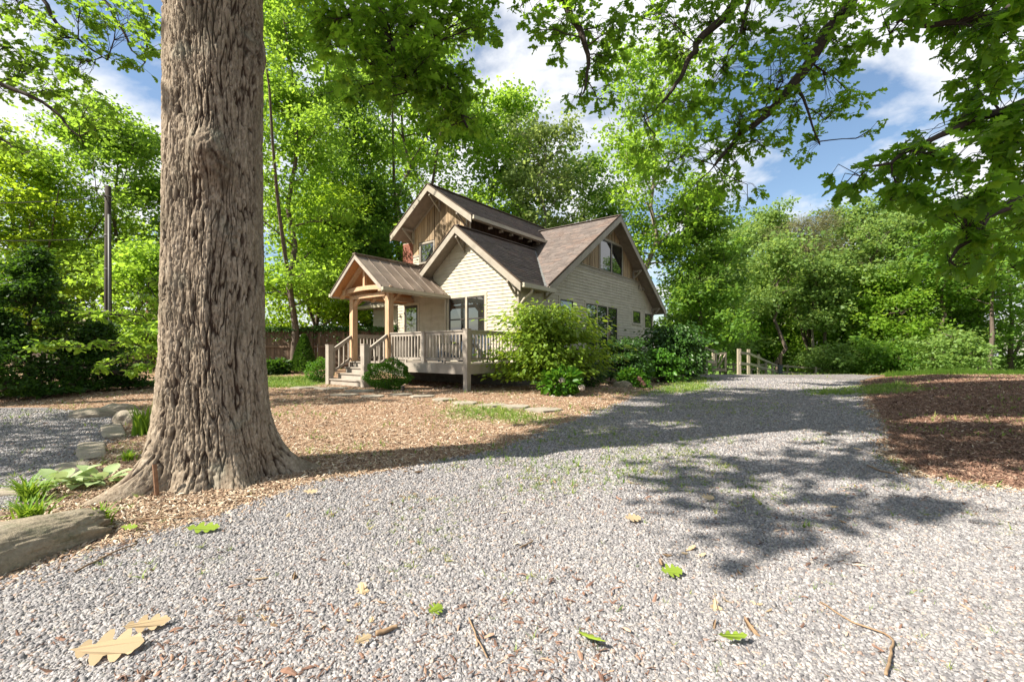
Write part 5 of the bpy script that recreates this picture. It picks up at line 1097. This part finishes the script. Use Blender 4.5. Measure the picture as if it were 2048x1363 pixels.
shrub('boxwood_bush', 'clipped round boxwood beside the stair post', 'bush', sx(777, 12.9), 12.9, .62, .5, .80, 8000, .042, 'lf_box', 202, dense=.16)
shrub('boxwood_bush', 'small bright bush left of the porch steps', 'bush', sx(640, 15.6), 15.6, .42, .4, .75, 3000, .05, 'lf_box', 203, dense=.16)
shrub('azalea_bush', 'dark rounded azalea below the triple side window', 'bush', sx(1243, 15.4), 15.4, .85, .7, 1.75, 5000, .08, 'lf_rhodo', 204, layers=30)
shrub('azalea_bush', 'low mid green azalea between the rock and the tall dark bush', 'bush', sx(1275, 15.8), 15.8, .55, .5, .95, 2200, .075, 'lf_box', 205, dense=.45)
shrub('rhododendron_bush', 'large dark rhododendron at the rear house corner', 'bush', sx(1348, 18.6), 18.6, 1.3, 1.1, 2.55, 7000, .12, 'lf_rhodo', 206, layers=40)
shrub('rhododendron_bush', 'shaded rhododendron beside the gate end of the bed', 'bush', sx(1375, 20.3), 20.3, .70, .8, 2.1, 3200, .11, 'lf_rhodo', 207, dense=.45)
shrub('azalea_bush', 'light green shrub in front of the big rhododendron', 'bush', sx(1322, 17.2), 17.2, .78, .6, 1.35, 3400, .10, 'lf_box', 208, layers=26)
shrub('low_bush', 'small dark clipped bush behind the white flowers', 'bush', sx(1178, 13.9), 13.9, .45, .4, .70, 1800, .055, 'lf_rhodo', 209, dense=.4)
shrub('low_bush', 'leafy low plant beside the weathered rock', 'plant', sx(1262, 14.6), 14.6, .42, .35, .55, 700, .11, 'lf_box', 210)
shrub('dwarf_conifer', 'narrow pointed conifer in front of the dark board fence', 'bush', sx(608, 17.6), 17.6, .40, .40, .9, 1200, .06, 'lf_dark', 211)
t = bpy.data.objects['dwarf_conifer']
for c in list(t.children): bpy.data.objects.remove(c)
r = np.random.default_rng(3); f = r.random(3800) ** 1.25; a = r.random(3800) * 6.28; rad = .46 * (1 - f) ** .75 * (.75 + .3 * r.random(3800)) + .02
C = np.stack([np.cos(a) * rad, np.sin(a) * rad, .05 + f * 1.42], 1)
link('foliage', leaf_mesh('foliage', C, np.stack([np.cos(a), np.sin(a), a * 0 + 1.3], 1), np.stack([np.cos(a), np.sin(a), a * 0], 1) + r.normal(0, .4, (3800, 3)), .085 + 0 * f, 'oval', M['lf_rhodo']), t)
link('trunk', MB().tube([(0, 0, -.1), (0, 0, 1.2)], [.03, .01], 6).mesh('trunk', M['bark']), t)
for i, (u, Y) in enumerate([(535, 17.2), (560, 17.4), (440, 17.4)]): shrub('low_bush', ['dim low plant against the board fence beside the oak trunk', 'dim low plant against the board fence nearest the conifer', 'dim low plant against the board fence hidden behind the oak trunk'][i], 'plant', sx(u, Y), Y, .5, .35, .5, 600, .13, 'lf_dark', 215 + i, group='dim plants along the board fence')
# hydrangea-like plant with cream flower heads
hy = shrub('flowering_plant', 'green plant with round cream flower heads at the bed edge', 'plant', sx(1122, 11.4), 11.4, .50, .40, .62, 620, .15, 'lf_box', 220, up=1.0)
def flower(u, v, Y, R_, mat, parent):
    p = at(u, v, Y) - np.array(parent.location); n = 70; d = rand_dirs(n); 
    link('flower_head', leaf_mesh('flower_head', p + d * R_ * .7, np.cross(d, rand_dirs(n)), d, np.full(n, R_ * .8), 'oval', M[mat]), parent)
for u, v in ((1124, 761), (1163, 775), (1105, 796), (1140, 795)): flower(u, v, 11.1, .085, 'petal', hy)
pf = shrub('flowering_plant', 'low pink flowering plant beside the rock in the bed', 'plant', sx(1283, 14.2), 14.2, .25, .2, .22, 140, .10, 'lf_box', 221)
for u, v in ((1283, 763), (1279, 757), (1287, 768)): flower(u, v, 14.1, .075, 'petal_pink', pf)
# low leafy branch sprays at the left, lit from behind
rb_ = empty('redbud_sapling', (sx(345, 9.5), 9.5, 0)); tag(rb_, 'sapling with sprays of round bright leaves left of the oak trunk', 'sapling')
o3 = np.array([sx(345, 9.5), 9.5, 0]); rbp = lambda L: [at(u, v, Y) - o3 for u, v, Y in L]
limbs_b = [([np.array((0, 0, -.05)), np.array((.02, .02, .5)), *rbp([(335, 600, 9.4), (330, 520, 9.4)])], .035, .01), ([np.array((0, 0, .7)), *rbp([(300, 640, 9.2), (230, 630, 9.0), (135, 622, 8.8)])], .014, .004), ([np.array((0, 0, .55)), *rbp([(280, 690, 9.2), (180, 692, 8.9), (70, 690, 8.6)])], .014, .004), ([np.array((0, 0, .4)), *rbp([(290, 720, 9.2), (220, 728, 9.0), (190, 740, 8.8)])], .012, .004), ([np.array((0, 0, .9)), *rbp([(310, 580, 9.3), (270, 590, 9.1), (240, 600, 9.0)])], .012, .004)]
cb = [(u, v, 26, 8) for u, v in ((300, 632), (270, 634), (240, 632), (210, 630), (180, 628), (150, 624), (300, 668), (260, 680), (230, 686), (200, 690), (165, 692), (130, 690), (100, 686), (75, 692), (300, 700), (260, 712), (225, 722), (200, 736), (295, 735), (270, 745), (290, 600), (260, 596), (310, 560), (320, 650))]
boughs(rb_, tuple(o3), limbs_b, [(c, (rr[0], .16, .09), n) for c, rr, n in clump_px(cb, 9.1, .2, tuple(o3), 46)], 'lf_bright', .115, 0, leafkind='oval', rosette=4, lname='stems', cname='foliage')

# strap-leaved clumps and the hosta
def strap_clump(name, label, cat, x, y, n, L, w, mat, seed, droop=1.0, group=None):
    r = np.random.default_rng(seed); t = empty(name, (x, y, gz(x, y))); tag(t, label, cat, group); bm_ = MB()
    for k in range(n):
        a = r.random() * 6.28; l = L * r.uniform(.6, 1.15); ln = droop * r.uniform(.25, .9); dx, dy = math.cos(a), math.sin(a); x0, y0 = r.normal(0, .12 * L, 2); p = []
        for s_ in (0, .3, .6, .85, 1.0):
            hx = ln * l * s_ ** 1.8; z = l * (s_ - .55 * ln * s_ ** 2.4); ww = w * (1 - s_ ** 3) * .5 + .001; c = (x0 + dx * hx, y0 + dy * hx, z); p += [(c[0] - dy * ww, c[1] + dx * ww, c[2]), (c[0], c[1], c[2] - ww * .4), (c[0] + dy * ww, c[1] - dx * ww, c[2])]
        bm_.add(p, [q for i in range(4) for q in ((i * 3, i * 3 + 1, i * 3 + 4, i * 3 + 3), (i * 3 + 1, i * 3 + 2, i * 3 + 5, i * 3 + 4))])
    link('leaves', bm_.mesh('leaves', M[mat], True), t); return t
GP = lambda u, v: (tx(u, CAMZ * FPX / (v - HZ)), CAMZ * FPX / (v - HZ))
strap_clump('daylily_clump', 'arching bright green clump at the left edge nearest the gravel path', 'plant', *GP(62, 1000), 90, .27, .016, 'lf_strap', 301, 1.0)
strap_clump('daylily_clump', 'arching bright green clump just above the mossy boulder left end', 'plant', *GP(60, 1045), 90, .24, .015, 'lf_strap', 302, 1.0)
strap_clump('daylily_clump', 'small bright clump behind the boulder top', 'plant', *GP(198, 1052), 60, .19, .014, 'lf_strap', 303, .9)
strap_clump('daylily_clump', 'low grassy clump at the left root of the oak', 'plant', *GP(258, 922), 70, .16, .012, 'lf_strap', 304, 1.0)
strap_clump('daffodil_clump', 'upright strap leaved clump beside the oak trunk', 'plant', *GP(285, 868), 70, .46, .020, 'lf_strap', 305, .45)
def strip():
    t = empty('iris_strip', (0, 0, 0)); t['kind'] = 'stuff'; r = np.random.default_rng(8); bm_ = MB()
    for k in range(2200):
        u = r.uniform(1770, 2120); Y = r.uniform(19.0, 21.0); x = tx(u, Y); z0 = gz(x, Y) - .02; a = r.random() * 6.28; l = r.uniform(.12, .38) * (.5 + .9 * float(fbm(np.array([x * .8]), np.array([Y]), 71, 3)[0])); w = .018; dx, dy = math.cos(a), math.sin(a); s = r.uniform(.05, .3)
        bm_.add([(x - w, Y, z0), (x + w, Y, z0), (x + w * .7 + dx * s * l * .4, Y + dy * s * l * .4, z0 + l * .6), (x - w * .7 + dx * s * l * .4, Y + dy * s * l * .4, z0 + l * .6), (x + dx * s * l, Y + dy * s * l, z0 + l)], [(0, 1, 2, 3), (3, 2, 4)])
    o = bm_.mesh('iris_leaves', M['lf_mid']); bpy.data.objects.remove(t); q = link('iris_leaves', o); q['kind'] = 'stuff'
strip()
ho = empty('hosta_plant', (*GP(165, 972), 0)); ho.location.z = gz(*GP(165, 972)); tag(ho, 'pale broad leaved hosta low on the mulch left of the oak', 'plant')
r = np.random.default_rng(4)
for cx_, cy_, nl_ in ((-.16, -.05, 11), (.12, .08, 11), (.0, -.02, 8)):
    for k in range(nl_):
        a = k * 2.4 + r.random() * .5; el = .35 + .7 * (k / nl_); L = .19 * r.uniform(.8, 1.2); b = np.array([cx_, cy_, .02]); d = np.array([math.cos(a), math.sin(a), el]); side = np.array([-d[1], d[0], 0]); p = []
        for s_, ww in ((0, .01), (.25, .05), (.5, .06), (.75, .042), (1, .003)):
            c = b + d * L * (.25 + s_) + np.array([0, 0, -.09 * s_ * s_]); p += [c - side * ww, c + np.array([0, 0, -.012]), c + side * ww]
        link('leaf', MB().add(p, [q for i in range(4) for q in ((i * 3, i * 3 + 1, i * 3 + 4, i * 3 + 3), (i * 3 + 1, i * 3 + 2, i * 3 + 5, i * 3 + 4))]).mesh('leaf', M['lf_hosta'], True), ho)

# ------------------------------------------------------------------ rocks, flagstones
def m_rock(name, stops, moss):
    m, nt, bs = newmat(name); n = noise(nt, 5, 7, .65); c = ramp(nt, n.outputs['Fac'], stops).outputs[0]; n2 = noise(nt, 7, 6, .7)
    c = mixc(nt, ramp(nt, n2.outputs['Fac'], [(.52, (0, 0, 0)), (.66, (moss, moss, moss))]).outputs[0], c, (.075, .09, .03)); n3 = noise(nt, 45, 5, .7)
    c = mixc(nt, .35, c, ramp(nt, n3.outputs['Fac'], [(.3, (.07, .06, .045)), (.7, (.42, .37, .3))]).outputs[0])
    nt.links.new(c, bs.inputs['Base Color']); bs.inputs['Roughness'].default_value = .9; bump(nt, bs, n3.outputs['Fac'], .9, .012); return m
M['rock'] = m_rock('mossy_boulder_stone', [(.3, (.16, .125, .08)), (.55, (.28, .23, .155)), (.75, (.38, .33, .25))], .75)
M['rock_pale'] = m_rock('pale_edging_stone', [(.3, (.22, .18, .13)), (.55, (.33, .28, .215)), (.75, (.42, .37, .29))], .35)
def rock(label, loc, dims, rz, seed, mat='rock', name='rock', cat='rock', sub=5, tilt=(0, 0), amp=.35, group=None, sq=.75):
    bm = bmesh.new(); bmesh.ops.create_icosphere(bm, subdivisions=sub, radius=1.0); me = bpy.data.meshes.new(name); bm.to_mesh(me); bm.free()
    co = np.empty(len(me.vertices) * 3, np.float32); me.vertices.foreach_get('co', co); v = co.reshape(-1, 3).astype(float)
    v = np.sign(v) * np.abs(v) ** sq; s = seed * 3.7
    d = (fbm(v[:, 0] * 1.3 + s, v[:, 1] * 1.3 + v[:, 2] * 1.1 + s, seed, 3) - .45) * amp * 1.6 + (fbm(v[:, 0] * 5 + s, v[:, 1] * 5 + v[:, 2] * 4, seed + 9, 4) - .45) * amp * .5 + (fbm(v[:, 0] * 17, v[:, 2] * 17 + v[:, 1] * 9 + s, seed + 19, 3) - .45) * amp * .16
    v = v * (1 + d)[:, None] * np.array(dims) / 2; me.vertices.foreach_set('co', v.astype(np.float32).ravel()); me.polygons.foreach_set('use_smooth', [True] * len(me.polygons)); me.materials.append(M[mat]); me.update()
    o = link(name, me, None, loc); o.rotation_euler = (tilt[0], tilt[1], rz); return tag(o, label, cat, group)
rock('long mossy boulder lying at the lower left edge of the gravel', (-3.03, 2.33, .04), (1.66, .52, .34), R(72), 3, name='boulder', cat='boulder', sub=6, tilt=(R(4), R(3)), amp=.26, sq=.7)
ge = 'stones edging the left gravel path'
for i, (u, v, dm, rz, lb) in enumerate([(190, 826, (.75, .5, .22), .3, 'flat brown stone where the path meets the bed'), (238, 822, (.55, .45, .36), .9, 'mossy grey stone nearest the daffodil clump'), (262, 838, (.45, .4, .34), .2, 'small grey stone tucked behind the daffodil clump')]):
    rock(lb, (*GP(u, v + 8), .05), dm, rz, 20 + i, 'rock_pale', group=ge, amp=.3)
for i, (u, v, L, lb) in enumerate([(226, 862, 1.5, 'long pale curb stone beside the left gravel'), (182, 901, 1.25, 'middle pale curb stone of the path edge'), (143, 943, .95, 'pale curb stone next to the hosta'), (20, 985, .55, 'pale curb stone behind the arching clumps')]):
    x, y = GP(u, v); rock(lb, (x, y, gz(x, y) - .005), (L, .26, .09), math.atan2(1.0, -.95) if i < 3 else .4, 30 + i, 'rock_pale', 'curb_stone', 'stone', group=ge, amp=.22, sub=4, sq=.42)
rock('weathered brown rock in the bed below the azalea', (sx(1245, 14.0), 14.0, gz(sx(1245, 14), 14) + .06), (.60, .36, .28), -.4, 41, 'rock', amp=.3)
rock('small pale stone at the far left border', (*GP(4, 1085), .03), (.16, .14, .1), .3, 43, 'rock_pale', sub=4)
GF = 'flagstones leading to the steps'
fl = [(1085, 813, .62, .42), (1030, 808, .55, .34), (985, 806, .50, .34), (930, 802, .50, .36), (885, 797, .46, .32), (845, 792, .5, .32), (800, 789, .5, .3), (720, 783, .8, .5), (660, 778, .9, .55), (610, 776, .8, .5), (690, 790, .6, .35), (745, 792, .5, .35)]
fn = ['flagstone farthest right where the path meets gravel', 'flagstone second from the gravel', 'flagstone below the big layered shrub', 'flagstone in front of the deck corner post', 'flagstone near the middle of the path', 'half buried flagstone right of the boxwood', 'flagstone below the boxwood', 'broad flagstone at the stair foot by the near post', 'broad flagstone in front of the bottom step', 'flagstone at the left post of the stairs', 'small flagstone before the stair landing', 'flagstone between boxwood and landing']
for i, (u, v, wx, wy) in enumerate(fl):
    Y = (CAMZ - .10) * FPX / (v - HZ); x = tx(u, Y); r_ = random.Random(i); n = 8; pl = []
    for k in range(n):
        a = k / n * 6.28; s_ = r_.uniform(.8, 1.08); pl.append((math.cos(a) * wx * .62 * s_, math.sin(a) * wy * .75 * s_, -.03))
    o = link('flagstone', MB().prism(pl, (0, 0, .062)).mesh('flagstone', M['flag']), None, (x, Y, gz(x, Y)), r_.uniform(-.3, .3)); tag(o, fn[i], 'paving stone', GF)

# ------------------------------------------------------------------ fallen leaves, sticks, stake
_h = [(.10, .03), (.14, .12), (.19, .17), (.24, .15), (.26, .08), (.31, .09), (.35, .22), (.41, .32), (.47, .33), (.50, .25), (.51, .15), (.56, .13), (.60, .22), (.66, .30), (.72, .30), (.75, .22), (.76, .15), (.81, .16), (.86, .20), (.90, .18), (.92, .12), (.97, .07)]
FT = np.array([(0, 0, 0)] + [(x, y, 0) for x, y in _h] + [(1, .02, 0)] + [(x - .012, -y * .94, 0) for x, y in _h[::-1]]); FF = [np.array([list(range(0, len(_h) + 2))]), np.array([[0] + list(range(len(_h) + 1, 2 * len(_h) + 2))])]
def fallen(label, u, v, L, rz, mat, group, wide=1.0, curl=.12):
    x, y = GP(u, v); T_, F_ = FT, FF; V = [(q[0] - .5, q[1] * wide, curl * (4 * (q[0] - .5) ** 2) * .5 + abs(q[1]) * curl) for q in T_]; m_ = MB().add([(a * L, b * L, c * L) for a, b, c in V], [tuple(F_[0][0]), tuple(F_[1][0])])
    o = link('fallen_leaf', m_.mesh('fallen_leaf', M[mat]), None, (x, y, gz(x, y) + .045), rz); o.rotation_euler = (R(22), R(6), rz); tag(o, label, 'leaf', group)
GL = 'fallen oak leaves on the gravel'
fallen('large dry tan oak leaf on the lower left gravel', 215, 1318, .235, .35, 'dry_leaf', GL, 1.0); fallen('dry tan leaf just above the largest tan one', 292, 1268, .17, .5, 'dry_leaf', GL, .8)
fallen('yellow green lobed leaf at the bottom centre', 1185, 1298, .13, 2.4, 'fresh_leaf', GL, 1.1); fallen('yellow green lobed leaf right of centre on bright gravel', 1342, 1158, .13, .2, 'fresh_leaf', GL, 1.1)
fallen('green leaf where mulch meets gravel by the oak', 405, 1068, .20, .3, 'fresh_leaf', GL, .8); fallen('small green sprout leaf on the lower gravel', 870, 1238, .09, 1.0, 'fresh_leaf', GL, 1.2)
fallen('curled half green leaf near the lower right', 1462, 1296, .13, .1, 'fresh_leaf', GL, .5, .3); fallen('pale dry leaf near the shadow edge on the drive', 1415, 1004, .13, .4, 'dry_leaf', GL, 1.0); fallen('pale dry leaf in the lit gravel at centre right', 1265, 1048, .13, .2, 'dry_leaf', GL, 1.0)
fallen('small orange tan leaf left of the thick stick', 725, 1300, .08, .9, 'dry_leaf', GL, .9); fallen('dry leaf on the mulch in front of the oak root', 620, 992, .12, .2, 'dry_leaf', GL, .8); fallen('green leaf at the right end of the boulder', 258, 1064, .1, .2, 'fresh_leaf', GL, .9)
def stick(label, pts, r0, r1, group='twigs lying on the gravel'):
    P = [np.array((*GP(u, v), 0)) for u, v in pts]; P = [p + np.array([0, 0, gz(p[0], p[1]) + .03]) for p in P]
    b = P[0].copy(); o = link('stick', MB().tube(smooth_path([p - b for p in P], 4, .002), list(np.linspace(r0, r1, 4 * (len(P) - 1) + 1)), 6).mesh('stick', M['stick'], True), None, b); tag(o, label, 'stick', group)
stick('short thick brown stick on the lower centre gravel', [(752, 1279), (772, 1274), (795, 1265)], .011, .009)
stick('thin dry twig pointing up the gravel at bottom centre', [(938, 1248), (955, 1290), (975, 1330)], .004, .003)
stick('long pale branch curving across the lower right gravel', [(1640, 1213), (1710, 1255), (1780, 1286), (1782, 1320), (1772, 1363)], .003, .006)
stick('small forked twig in the lit gravel at right', [(1040, 1105), (1062, 1092), (1066, 1090)], .005, .004)
stick('dry twig along the edge of the boulder', [(150, 1150), (205, 1122), (275, 1092)], .006, .004)
stick('thin twig near the right mulch edge', [(1735, 935), (1760, 945), (1790, 952)], .008, .005)
stick('twig on the mulch in front of the oak', [(262, 1046), (330, 1040), (400, 1038)], .005, .003)
x, y = GP(316, 990); sk = link('metal_stake', MB().tube([(0, 0, -.1), (-.03, .0, .27)], .017, 10).mesh('metal_stake', M['rust']), None, (x, y, gz(x, y))); tag(sk, 'rusty pipe stake leaning against the oak roots', 'stake')
link('pipe_mouth', MB().tube([(-.0302, 0, .2705), (-.0305, 0, .274)], .012, 10).mesh('pipe_mouth', M['wire']), sk)
x, y = sx(806, 11.9), 11.9; pl_ = link('path_light', MB().tube([(0, 0, -.05), (0, 0, .06)], .015, 8).tube([(0, 0, .062), (0, 0, .16)], [.05, .045], 10).tube([(0, 0, .162), (0, 0, .19)], [.07, .02], 10).mesh('path_light', M['dark_frame']), None, (x, y, gz(x, y))); tag(pl_, 'small black garden light at the foot of the boxwood', 'garden light')

# small dry leaves that nobody would count
m_ = MB(); Vc = [(q[0] - .5, q[1] * .9, .35 * (q[0] - .5) ** 2 + .5 * q[1] ** 2) for q in FT]; m_.add(Vc, [tuple(FF[0][0]), tuple(FF[1][0])]); dl1 = proto('dry_leaf', m_.mesh('dry_leaf', M['dry_leaf'])); m_ = MB(); m_.add([(a, b * .6, c * 2.2) for a, b, c in Vc], [tuple(FF[0][0]), tuple(FF[1][0])]); dl2 = proto('dry_leaf', m_.mesh('dry_leaf', M['stick']))
x1, y1_ = frustum_pts(650, 1.9, 13, .2); k1 = fbm(x1 * .9, y1_ * .9, 301, 3) > .50; X, Y = x1[k1], y1_[k1]; n = len(X); s_ = np.exp(rng.normal(math.log(.05), .35, n)).clip(.025, .10)
gn_scatter('leaf_litter', np.stack([X, Y, ground_z(X, Y) + .022], 1), np.stack([rng.normal(0, .35, n), rng.normal(0, .35, n), rng.random(n) * 6.28], 1), np.repeat(s_[:, None], 3, 1), [dl1, dl2])
# ------------------------------------------------------------------ utility pole and wires, neighbour's building
PXp, PYp = tx(216, 14.0), 14.0
pole = empty('utility_pole', (PXp, PYp, 0)); tag(pole, 'dark wooden utility pole at the left with a grey conduit', 'utility pole')
ptop = th(372, PYp)
link('shaft', MB().tube([(0.02, 0, -.3), (0, 0, 3), (0.0, 0, ptop)], [.10, .092, .075], 14).mesh('shaft', M['pole'], True), pole)
link('conduit', MB().tube([(.10, -.06, 0), (.085, -.06, ptop - .9)], .03, 8).mesh('conduit', M['pvc'], True), pole)
for z in (ptop - .35, ptop - 1.55, ptop - 2.6, ptop - 3.9): link('strap', MB().tube([(0, 0, z), (0, 0, z + .03)], .10, 14).mesh('strap', M['pvc'], True), pole)
link('insulator', MB().tube([(0, -.1, ptop - .34), (0, -.2, ptop - .34)], .03, 8).mesh('insulator', M['pvc'], True), pole)
for i, (v0, v1, lb) in enumerate([(394, 402, 'upper black wire running left from the pole top'), (475, 470, 'lower black wire running left from the pole')]):
    a = at(212, v0, PYp); b = at(-260, v1, PYp - 1.5); P = [a + (b - a) * t + np.array([0, 0, -.5 * t * (1 - t)]) for t in np.linspace(0, 1, 14)]
    w = link('overhead_wire', MB().tube([p - a for p in P], .012, 5).mesh('overhead_wire', M['wire']), None, a); tag(w, lb, 'cable', 'wires from the utility pole')
nb = empty('neighbour_house', (tx(165, 32), 32, .3), R(-8)); tag(nb, 'low dark neighbouring house with brown roof behind the hedge', 'house')
link('wall', MB().box(-4.5, 4.5, 0, 5, 0, 2.5).mesh('wall', M['neigh_wall']), nb)
link('roof', MB().prism([(-5, -.5, 2.5), (-5, 2.5, 4.0), (-5, 5.5, 2.5), (-5, 2.5, 2.6)], (10, 0, 0)).mesh('roof', M['neigh_roof']), nb)
link('chimney', MB().box(3.0, 3.6, 2.0, 2.6, 3.3, 4.7).mesh('chimney', M['brick']), nb)

# ------------------------------------------------------------------ board fence with ivy
FY = 19.6
fence = empty('board_fence', (0, FY, 0)); tag(fence, 'dark weathered board fence under ivy left of the house', 'fence')
x = -19.0; r = random.Random(5); PBM = {}
while x < -5.2:
    w = .135; b = gz(x, FY) - .03; link('board', MB().box(x, x + w - r.uniform(.004, .012), 0.0 + r.uniform(0, .006), .022, b, b + 1.83 + r.uniform(-.015, .015)).mesh('board', M['fence_dark']), fence); x += w
for z in (.25, 1.0, 1.65): link('rail', MB().box(-19, -5.2, -.045, -.001, .36 + z, .36 + z + .085).mesh('rail', M['fence_dark']), fence)
for px_ in np.arange(-18.4, -5.2, 2.42): link('post', MB().box(px_, px_ + .10, -.14, -.047, -.2, .36 + 1.72).mesh('post', M['fence_dark']), fence)
n = 9000; X_ = -19 + rng.random(n) * 14; hump = .12 + .3 * fbm(X_ * .6, X_ * 0, 61, 3)
C = np.stack([X_, FY + rng.normal(.05, .16, n), .36 + 1.72 + rng.random(n) ** 1.0 * hump - (rng.random(n) < .18) * rng.random(n) * .55], 1)
iv = link('ivy', leaf_mesh('ivy', C, rng.normal(0, .6, (n, 3)) + np.array([0, -.5, -.6]), rng.normal(0, .4, (n, 3)) + np.array([0, -.5, .8]), .09 * np.exp(rng.normal(0, .2, n)), 'oval', M['lf_rhodo'])); tag(iv, 'dark ivy mat draped over the top of the board fence', 'ivy')

# ------------------------------------------------------------------ rail fence, gate and meter post on the right
rfn = empty('rail_fence', (0, 0, 0)); tag(rfn, 'weathered two rail fence running downhill from the gate', 'fence')
def rpost(u, vb, vt, Y, w=.14, parent=rfn, name='post'):
    x = tx(u, Y); zb, zt = th(vb, Y), th(vt, Y); link(name, MB().box(x - w / 2, x + w / 2, Y - w / 2, Y + w / 2, min(zb, gz(x, Y)) - .2, zt).mesh(name, M['fence_pale']), parent); return np.array([x, Y, zt])
def rrail(p, q, h=.14, t=.045, parent=rfn): link('rail', MB().beam(p, q, t, h).mesh('rail', M['fence_pale']), parent)
def rr(u0, v0, Y0, u1, v1, Y1, off=-.09): a = at(u0, v0, Y0); b = at(u1, v1, Y1); a[1] += off; b[1] += off; rrail(a, b)
rpost(1412, 748, 693, 22.5, .13); rpost(1426.5, 745, 702, 23.5, .11)
rr(1414, 699, 22.5, 1430, 703, 23.6); rr(1414, 722, 22.5, 1430, 724, 23.6)
rpost(1478, 747, 697, 23.2, .15); rpost(1497, 742, 698, 26, .13); rpost(1517, 743, 708, 30, .13); rpost(1532, 750, 724, 34, .13); rpost(1545, 752, 728, 37, .13)
rr(1478, 705, 23.2, 1497, 707, 26); rr(1478, 726, 23.2, 1497, 728, 26); rr(1497, 707, 26, 1554, 731, 38.5); rr(1497, 727, 26, 1554, 743, 38.5)
rpost(1575, 745, 727, 40, .14); rpost(1631, 757, 733, 37, .16); rpost(1640, 758, 731, 38.5, .16)
rr(1564, 731, 38.5, 1640, 737, 37.5); rr(1564, 744, 38.5, 1640, 748, 37.5)
for u in (1467, 1440, 1502): rpost(u, 745, 725, 40, .14)
rr(1405, 728, 40, 1530, 729, 40); rr(1405, 737, 40, 1530, 738, 40)
gt = empty('wooden_gate', (tx(1430.5, 23.6), 23.6, 0)); tag(gt, 'small wooden gate with diagonal brace at the end of the shrub bed', 'gate')
ax = np.array([tx(1452.5, 23.8), 23.8, 0]) - np.array([tx(1430.5, 23.6), 23.6, 0]); Lg = np.linalg.norm(ax); gt.rotation_euler = (0, 0, math.atan2(ax[1], ax[0])); g0, g1 = th(742, 23.7), th(704, 23.7)
for nme, m_ in (('stile', MB().box(0, .09, -.025, .025, g0, g1)), ('stile', MB().box(Lg - .09, Lg, -.025, .025, g0, g1)), ('crossbar', MB().box(.092, Lg - .092, -.024, .024, g1 - .12, g1 - .01)), ('crossbar', MB().box(.092, Lg - .092, -.024, .024, g0 + .01, g0 + .13)),
                ('brace', MB().beam((.10, -.03, g0 + .1), (Lg - .10, -.03, g1 - .1), .03, .09, (0, 1, 0))), ('brace', MB().beam((.10, -.062, g0 + .45), (Lg * .45, -.062, g1 - .12), .03, .08, (0, 1, 0)))): link(nme, m_.mesh(nme, M['fence_pale']), gt)
x = tx(1561, 31); mp_ = empty('meter_post', (x, 31, 0)); tag(mp_, 'dark brown post with a blue grey box where the fence turns', 'post')
link('post', MB().box(-.07, .07, -.07, .07, -1.1, th(708, 31)).mesh('post', M['fence_dark']), mp_); link('box', MB().box(-.24, .02, -.22, -.072, th(747, 31), th(731, 31)).mesh('box', M['box']), mp_)
link('lid', MB().prism([(-.26, -.24, th(731, 31) + .001), (.04, -.24, th(731, 31) + .001), (.04, -.05, th(731, 31) + .001), (-.26, -.05, th(731, 31) + .001)], (0, 0, .06)).mesh('lid', M['box']), mp_)
